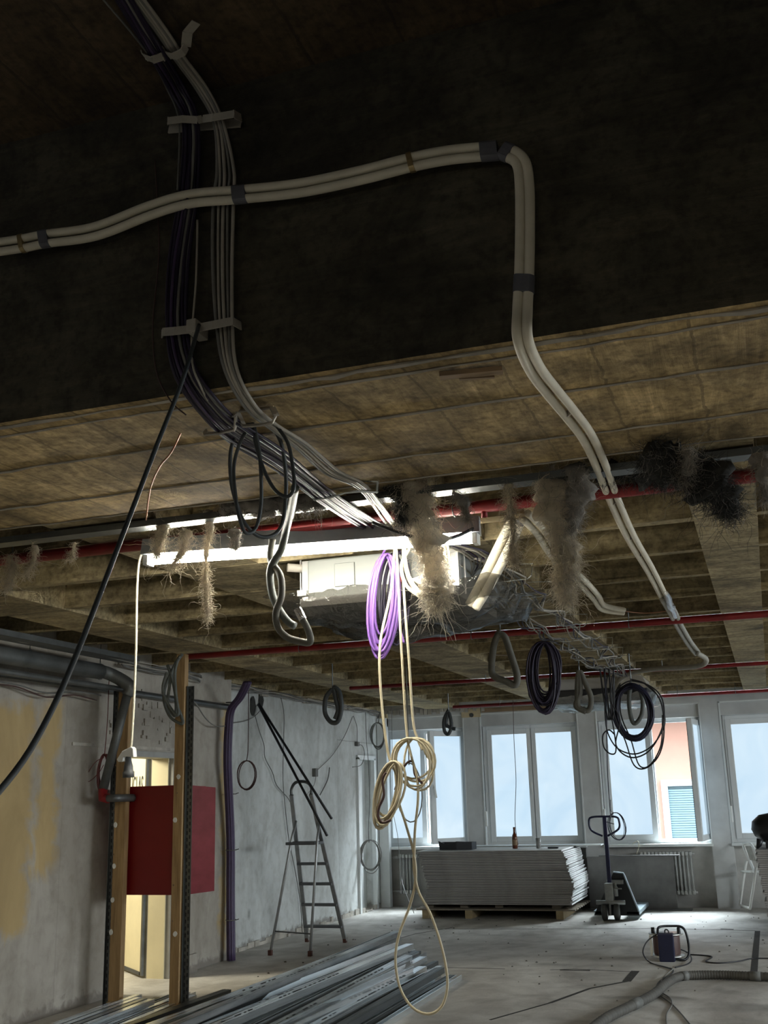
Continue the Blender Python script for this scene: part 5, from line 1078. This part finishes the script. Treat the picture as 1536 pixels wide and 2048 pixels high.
# ================================================================== PALLET TRUCK
t = thing('pallet_truck', (-1.95, 14.2, 0), 'dark blue hand pallet truck with its handle upright', 'pallet truck')
Yh = 13.75
hp = pY(Yh, (1205, 1672), (1182, 1660), (1178, 1640), (1186, 1634), (1210, 1633), (1232, 1634), (1238, 1642), (1237, 1658), (1215, 1672))
MB().tube(smooth(hp, 5), .0125, 10).build('handle_grip', M['jack_blue'], t, True)
a, b = pY(Yh, (1209, 1634), (1219, 1765)); MB().beam(a, b, .045, .05, (0, 1, 0)).build('tow_bar', M['jack_blue'], t, bevel=.006)
MB().tube(pY(Yh-.03, (1213, 1644), (1228, 1648)), .005, 6).build('release_lever', M['black_plastic'], t)
c = U((1222, 1780, 'Y', 13.82)); MB().bevbox(c.x-.07, c.x+.03, 13.76, 13.9, .22, .42, .012).lathe([(.03, 0), (.03, .1), (.018, .12), (.018, .15)], (c.x+.05, 13.84, .27), 14).tube([(c.x+.05, 13.8, .36), (c.x+.13, 13.78, .36)], .008, 8).build('hydraulic_pump', M['jack_metal'], t)
MB().tube([(c.x-.18, 13.78, .205), (c.x+.16, 13.78, .205)], .026, 12).build('steering_bar', M['jack_metal'], t, True)
for dx in (-.09, .055):
    MB().lathe([(.03, -.03), (.085, -.03), (.098, -.022), (.098, .022), (.085, .03), (.03, .03)], (c.x+dx, 13.8, .098), 24, 'X').build('steering_wheel', M['wheel'], t, True)
    MB().lathe([(.05, -.033), (.05, .033)], (c.x+dx, 13.8, .098), 16, 'X').build('wheel_hub', M['jack_metal'], t, True)
MB().beam((c.x-.015, 13.76, .2), (c.x-.02, 13.76, .06), .02, .02).build('axle_fork', M['jack_metal'], t)
xa, xb = -2.20, -1.66
m = MB(); y0_ = 13.95
m.prism([(xa, y0_, .04), (xb, y0_, .04), (xb, y0_, .09), (c.x+.15, y0_, .52), (c.x+.03, y0_, .54), (c.x-.1, y0_, .30), (xa+.03, y0_, .10)], (0, .012, 0)); m.build('front_frame', M['jack_dark'], t)
MB().beam((c.x+.15, y0_-.02, .52), (xb, y0_-.02, .09), .014, .06, (0, 1, 0)).beam((c.x+.03, y0_-.02, .54), (c.x+.15, y0_-.02, .525), .06, .014).build('frame_flange', M['fork_blue'], t)
MB().bevbox(c.x-.06, c.x+.14, 13.9, 14.0, .40, .45, .01).build('cylinder_cap', M['jack_metal'], t)
for x in (xa, xb-.16):
    MB().bevbox(x, x+.16, y0_, 15.05, .045, .095, .012).build('fork', M['fork_blue'], t)
    MB().lathe([(.032, -.03), (.036, 0), (.032, .03)], (x+.08, 14.95, .036), 14, 'X').build('load_roller', M['wheel'], t, True)

# ================================================================== RIGHT STACK, CHAIR
rx0, rx1, ry0, ry1 = -.235, 1.9, 12.3, 13.5
t = thing('board_pallet', (.8, 12.9, 0), 'pallet under the board stack cut by the right picture edge', 'pallet')
MB().box(rx0+.12, rx1, ry0+.02, ry1, .08, .12).build('deck', M['dark_wood'], t)
for x in (rx0+.16, .8, 1.7): MB().box(x, x+.1, ry0+.04, ry1-.05, 0, .08).build('runner', M['dark_wood'], t)
NB2 = 34; zz = .122; p2 = (.865-.122)/NB2; rd = random.Random(71)
for k in range(NB2):
    o = MB().bevbox(rx0, rx1, ry0, ry1, 0, p2-.0025, .003).build('plasterboard_sheet', [M['board_paper'], M['gypsum']], origin=((rx0+rx1)/2, (ry0+ry1)/2, 0))
    for p in o.data.polygons:
        if abs(p.normal.x) > .7: p.material_index = 1
    o.location.x += rd.uniform(-.015, .015)+.07*(1-k/NB2); o.location.z = zz; o.rotation_euler.z = rd.uniform(-.006, .006); zz += p2
    tag(o, 'grey plasterboard sheet, %s from the top of the stack at the right edge' % ORD[NB2-1-k] if k < NB2-1 else 'topmost sheet of the stack at the right picture edge', 'board', 'plasterboard sheets in the right stack')
c = U((1532, 1658, 'Y', 12.6)); t = thing('round_item', (c.x, 12.6, zz), 'black rounded bag with a hanging strap on the right board stack', 'item')  # unidentified dark shape, built as a dome with a nub
m = MB(); n0 = 0; m.lathe([(0, -.14), (.09, -.13), (.17, -.07), (.2, 0), (.185, .08), (.11, .145), (0, .165)], (c.x+.05, 12.6, c.z), 24); m.build('item_body', M['black_plastic'], t, True)
m = MB(); P = pY(12.45, (1520, 1678), (1518, 1690), (1514, 1697)); m.tube(P, [.035, .028, .01], 10); m.build('strap', M['black_plastic'], t, True)
m = MB(); m.box(c.x-.02, c.x+.14, 12.5, 12.7, zz, c.z-.1); m.build('item_base', M['black_plastic'], t)
t = thing('folding_chair', (-.45, 15.0, 0), 'white tubular folding chair standing beside the right board stack', 'chair')
P1 = pp((1493, 1722, 15.1), (1489, 1745, 15.1), (1480, 1810, 15.15), (1500, 1817, 14.6), (1506, 1780, 14.6), (1512, 1735, 14.6))
for q in P1: q.z = max(q.z, .02)
MB().tube(P1, .017, 8).build('leg_frame', M['white_plastic'], t, True)
MB().tube(smooth(pp((1511, 1748, 14.7), (1500, 1722, 14.9), (1488, 1695, 15.0), (1490, 1688, 15.0), (1500, 1687, 14.9), (1508, 1697, 14.8), (1516, 1712, 14.7)), 5), .018, 8).build('back_frame', M['white_plastic'], t, True)
q = pp((1490, 1692, 14.98), (1502, 1692, 14.85), (1512, 1722, 14.7), (1500, 1720, 14.88)); MB().prism(q, (0, .01, 0)).build('backrest', M['foam_g'], t)
q = pp((1490, 1742, 15.1), (1512, 1744, 14.65)); MB().beam(q[0], q[1], .12, .018).build('seat', M['white_plastic'], t, bevel=.004)
MB().bevbox(-.05, .35, 15.05, 15.25, .12, .5, .01)

# ================================================================== CABLE REEL AND HOSES ON THE FLOOR
c = Vector((-1.06, 10.78, 0)); t = thing('cable_reel', c, 'small cable reel with blue socket block, red cable and black tube handle on the floor', 'cable reel')
for z_, nm in ((.03, 'lower_flange'), (.215, 'upper_flange')): MB().lathe([(.0, 0), (.15, 0), (.155, .006), (.15, .012), (0, .012)], (c.x, c.y, z_), 28).build(nm, M['chrome'], t, True)
MB().lathe([(.115, 0), (.12, .02), (.12, .15), (.115, .172)], (c.x, c.y, .043), 24).build('wound_cable', M['brown_cable'], t, True)
MB().bevbox(c.x-.06, c.x+.075, c.y-.17, c.y-.08, .0, .24, .012).build('socket_block', M['navy'], t)
MB().tube(smooth([c+Vector((.05, -.1, .03)), c+Vector((.15, -.08, .01)), c+Vector((.19, 0, .06)), c+Vector((.185, 0, .2)), c+Vector((.15, 0, .275)), c+Vector((.05, 0, .285)), c+Vector((-.05, -.05, .28)), c+Vector((-.06, -.12, .24))], 6), .011, 10).build('handle', M['black_plastic'], t, True)
for dx in (-.11, .12): MB().lathe([(.016, 0), (.016, .05)], (c.x+dx, c.y-.04, .227), 10).build('knob', M['black_plastic'], t, True)
MB().box(c.x-.14, c.x-.12, c.y-.1, c.y-.09, .04, .215).build('strut', M['white_plastic'], t)
def floor_pts(*q, z=.006): return [U((x, y, 'Z', z)) for x, y in q]
P = [U((1330, 1868, 'Y', 10.7)), U((1318, 1867, 'Y', 10.66)), U((1295, 1882, 'Y', 10.6)), U((1286, 1905, 'Y', 10.5))]+floor_pts((1300, 1925), (1330, 1934), (1346, 1940), (1340, 1950), (1320, 1962), (1312, 1975), z=.007)
cable('extension_cable', P, .006, 'black_cable', 'black cable arcing left from the cable reel to the floor')
cable('extension_cable', floor_pts((1350, 1935), (1375, 1928), (1383, 1918), (1375, 1905), (1350, 1895), z=.02), .006, 'black_cable', 'short black cable loop at the right foot of the reel')
cable('extension_cable', floor_pts((1378, 1909), (1410, 1911), (1424, 1914), (1412, 1923), (1440, 1926), (1480, 1922), (1505, 1917), (1560, 1917)), .006, 'black_cable', 'black cable running from the reel to the right picture edge')
cable('extension_cable', [U((1330, 1866, 'Y', 10.66)), U((1330, 1860, 'Y', 10.66)), U((1336, 1861, 'Y', 10.66)), U((1340, 1875, 'Y', 10.66))], .006, 'black_cable', 'small black loop standing up on top of the reel')
cable('extension_cable', floor_pts((1346, 1938), (1325, 1957), (1322, 1972), z=.03), .005, 'grey_cable', 'short grey cord passing over the floor behind the hose')
cable('extension_cable', floor_pts((1322, 1985), (1340, 1996), (1344, 2010), (1333, 2030), (1335, 2060)), .005, 'grey_cable', 'grey cord in front of the hose curving to the lower picture edge')
cable('extension_cable', floor_pts((1318, 1990), (1340, 2005), (1360, 2025), (1385, 2055)), .005, 'mid_cable', 'darker cord in front of the hose slanting down right')
hz = .036
P = floor_pts((1180, 2062), (1215, 2035), (1262, 2012), (1305, 1990), (1335, 1965), (1360, 1953), (1400, 1950), (1450, 1950), (1500, 1952), (1570, 1955), z=hz)
t = thing('vacuum_hose', P[0], 'thick grey corrugated hose curving over the floor at lower right', 'hose')
S_ = smooth(P, 26); MB().tube(S_, [.033+.0022*math.sin(i*2.1) for i in range(len(S_))], 14).build('hose', M['hose'], t, True)
for f_ in (2.05, 5.1, 8.0):
    k = int(f_*26); MB().tube([S_[k], S_[k+4], S_[k+8]], .0365, 14).build('tape_band', M['mid_cable'], t, True)

# ================================================================== METAL STUD PILE
def profile(L_, w=.05, h=.04, lip=.006):
    m = MB(); th = .0016
    for x0_, x1_, z0_, z1_ in ((-w/2, w/2, 0, th), (-w/2, -w/2+th, 0, h), (w/2-th, w/2, 0, h), (-w/2, -w/2+lip, h-th, h), (w/2-lip, w/2, h-th, h), (-w*.28, -w*.2, -.0012, 0), (w*.2, w*.28, -.0012, 0)):
        m.box(x0_, x1_, 0, L_, z0_, z1_)
    return m
protos = {}
for nm, mt in (('a', 'galv'), ('b', 'galv_d'), ('c', 'galv_l')):
    for wi, w in enumerate((.05, .075)):
        protos[(nm, wi)] = profile(1.0, w, .04 if wi == 0 else .045).build('metal_stud', M[mt], origin=(0, 0, 0))
used = set(); rd = random.Random(88); cnt = 0
pmesh = MB()
y_ = 0
while y_ < .9:
    if rd.random() < .8: pmesh.box(-.006, .006, y_, y_+rd.uniform(.01, .03), -.0022, -.0016)
    y_ += rd.uniform(.022, .05)
pm_ob = None
def stud(x, z, yend, L_, yaw, flip, key, label, group, roll=0.0, mark=False):
    src = protos[key]
    if key in used: o = src.copy(); C.objects.link(o)
    else: o = src; used.add(key)
    o.scale = (1, L_, 1)
    o.rotation_euler = (0, (PI if flip else 0)+roll, yaw)
    hh = .04 if key[1] == 0 else .045
    o.location = (x+math.sin(yaw)*L_, yend-math.cos(yaw)*L_, z+(hh if flip else .0015))
    tag(o, label, 'metal profile', group)
    if mark:
        mo = pmesh.build('printed_mark', M['ink'], origin=(0, 0, 0)); mo.parent = o; mo.location = (0, rd.uniform(.1, .6), 0); mo.scale = (1, .45, 1); mo['kind'] = 'stuff'
    return o
lay0 = [-4.03+.0605*i for i in range(24)]
for i, x in enumerate(lay0):
    u = i/23; ye = 11.35-2.2*u+rd.uniform(-.35, .3)
    if i in (20, 21, 22, 23): ye = 9.25+rd.uniform(-.25, .2)
    stud(x, .0, ye, 5.2, rd.uniform(-.012, .012), i % 2 == 0, (rd.choice('abbcc'), 0), '%s galvanised stud from the left in the bottom layer of the main pile' % ORD[i], 'metal studs in the main pile')
lay1 = [-3.98+.083*i for i in range(15)]
for i, x in enumerate(lay1):
    u = i/14; ye = 11.2-1.9*u+rd.uniform(-.4, .3)
    stud(x, .043, ye, 5.1, rd.uniform(-.02, .02), i % 2 == 0, (rd.choice('abccb'), 1), '%s galvanised stud from the left in the middle layer of the main pile' % ORD[i], 'metal studs in the main pile', 0, i % 4 == 0)
lay2 = [-3.9+.1*i for i in range(10)]
for i, x in enumerate(lay2):
    u = i/9; ye = 11.15-1.7*u+rd.uniform(-.35, .25)
    stud(x+rd.uniform(-.02, .02), .091, ye, 5.0, rd.uniform(-.04, .04), i % 3 != 0, (rd.choice('aacc'), i % 2), '%s galvanised stud from the left in the top layer of the main pile' % ORD[i], 'metal studs in the main pile', rd.uniform(-.3, .3), i % 2 == 1)
for i, (x, z, ye, yw, fl_) in enumerate(((-3.72, .139, 11.0, .02, True), (-3.3, .139, 10.1, -.015, True))):
    stud(x, z, ye, 4.8, yw, fl_, ('ac'[i], 1), ['single stud lying crosswise on top at the left of the main pile', 'single stud lying on top near the middle of the main pile'][i], 'metal studs in the main pile', 0, True)
for i in range(9):
    x = -4.92+.06*i
    ye = 7.85+.04*i+rd.uniform(-.1, .1)
    stud(x, 0 if i % 2 == 0 else .003, ye, 3.0, .06+rd.uniform(-.02, .02), i % 2 == 0, (rd.choice('abc'), 0), '%s stud from the left in the small pile before the stud frame' % ORD[i], 'metal studs in the small left pile')
stud(-4.22, .02, 8.25, 3.0, -.03, True, ('b', 1), 'single dark stud lying between the two piles, pointing at the floor', 'metal studs in the small left pile')
for i in range(4): stud(-4.75+.07*i, .045, 7.75+rd.uniform(-.1, .15), 2.9, .05, True, (rd.choice('ac'), 0), '%s stud from the left on top of the small left pile' % ORD[i], 'metal studs in the small left pile')
for k_, o in protos.items():
    if k_ not in used: bpy.data.objects.remove(o)

# mortar crumbs on the floor
mb = MB(); rd = random.Random(17)
for _ in range(150):
    x, y = rd.uniform(-4.6, .2), rd.uniform(8.5, 14.5); s_ = rd.uniform(.004, .014)
    if -4.3 < x < -2.4 and y < 11.6: continue
    mb.lathe([(0, 0), (s_, s_*.2), (s_*.6, s_*.8), (0, s_)], (x, y, 0), 5)
tag(mb.build('mortar_crumbs', M['debris'], origin=(0, 0, 0)), 'small mortar crumbs scattered over the dusty floor', 'debris', None, 'stuff')
for o in list(bpy.data.objects):
    if '_o' in o.keys(): del o['_o']
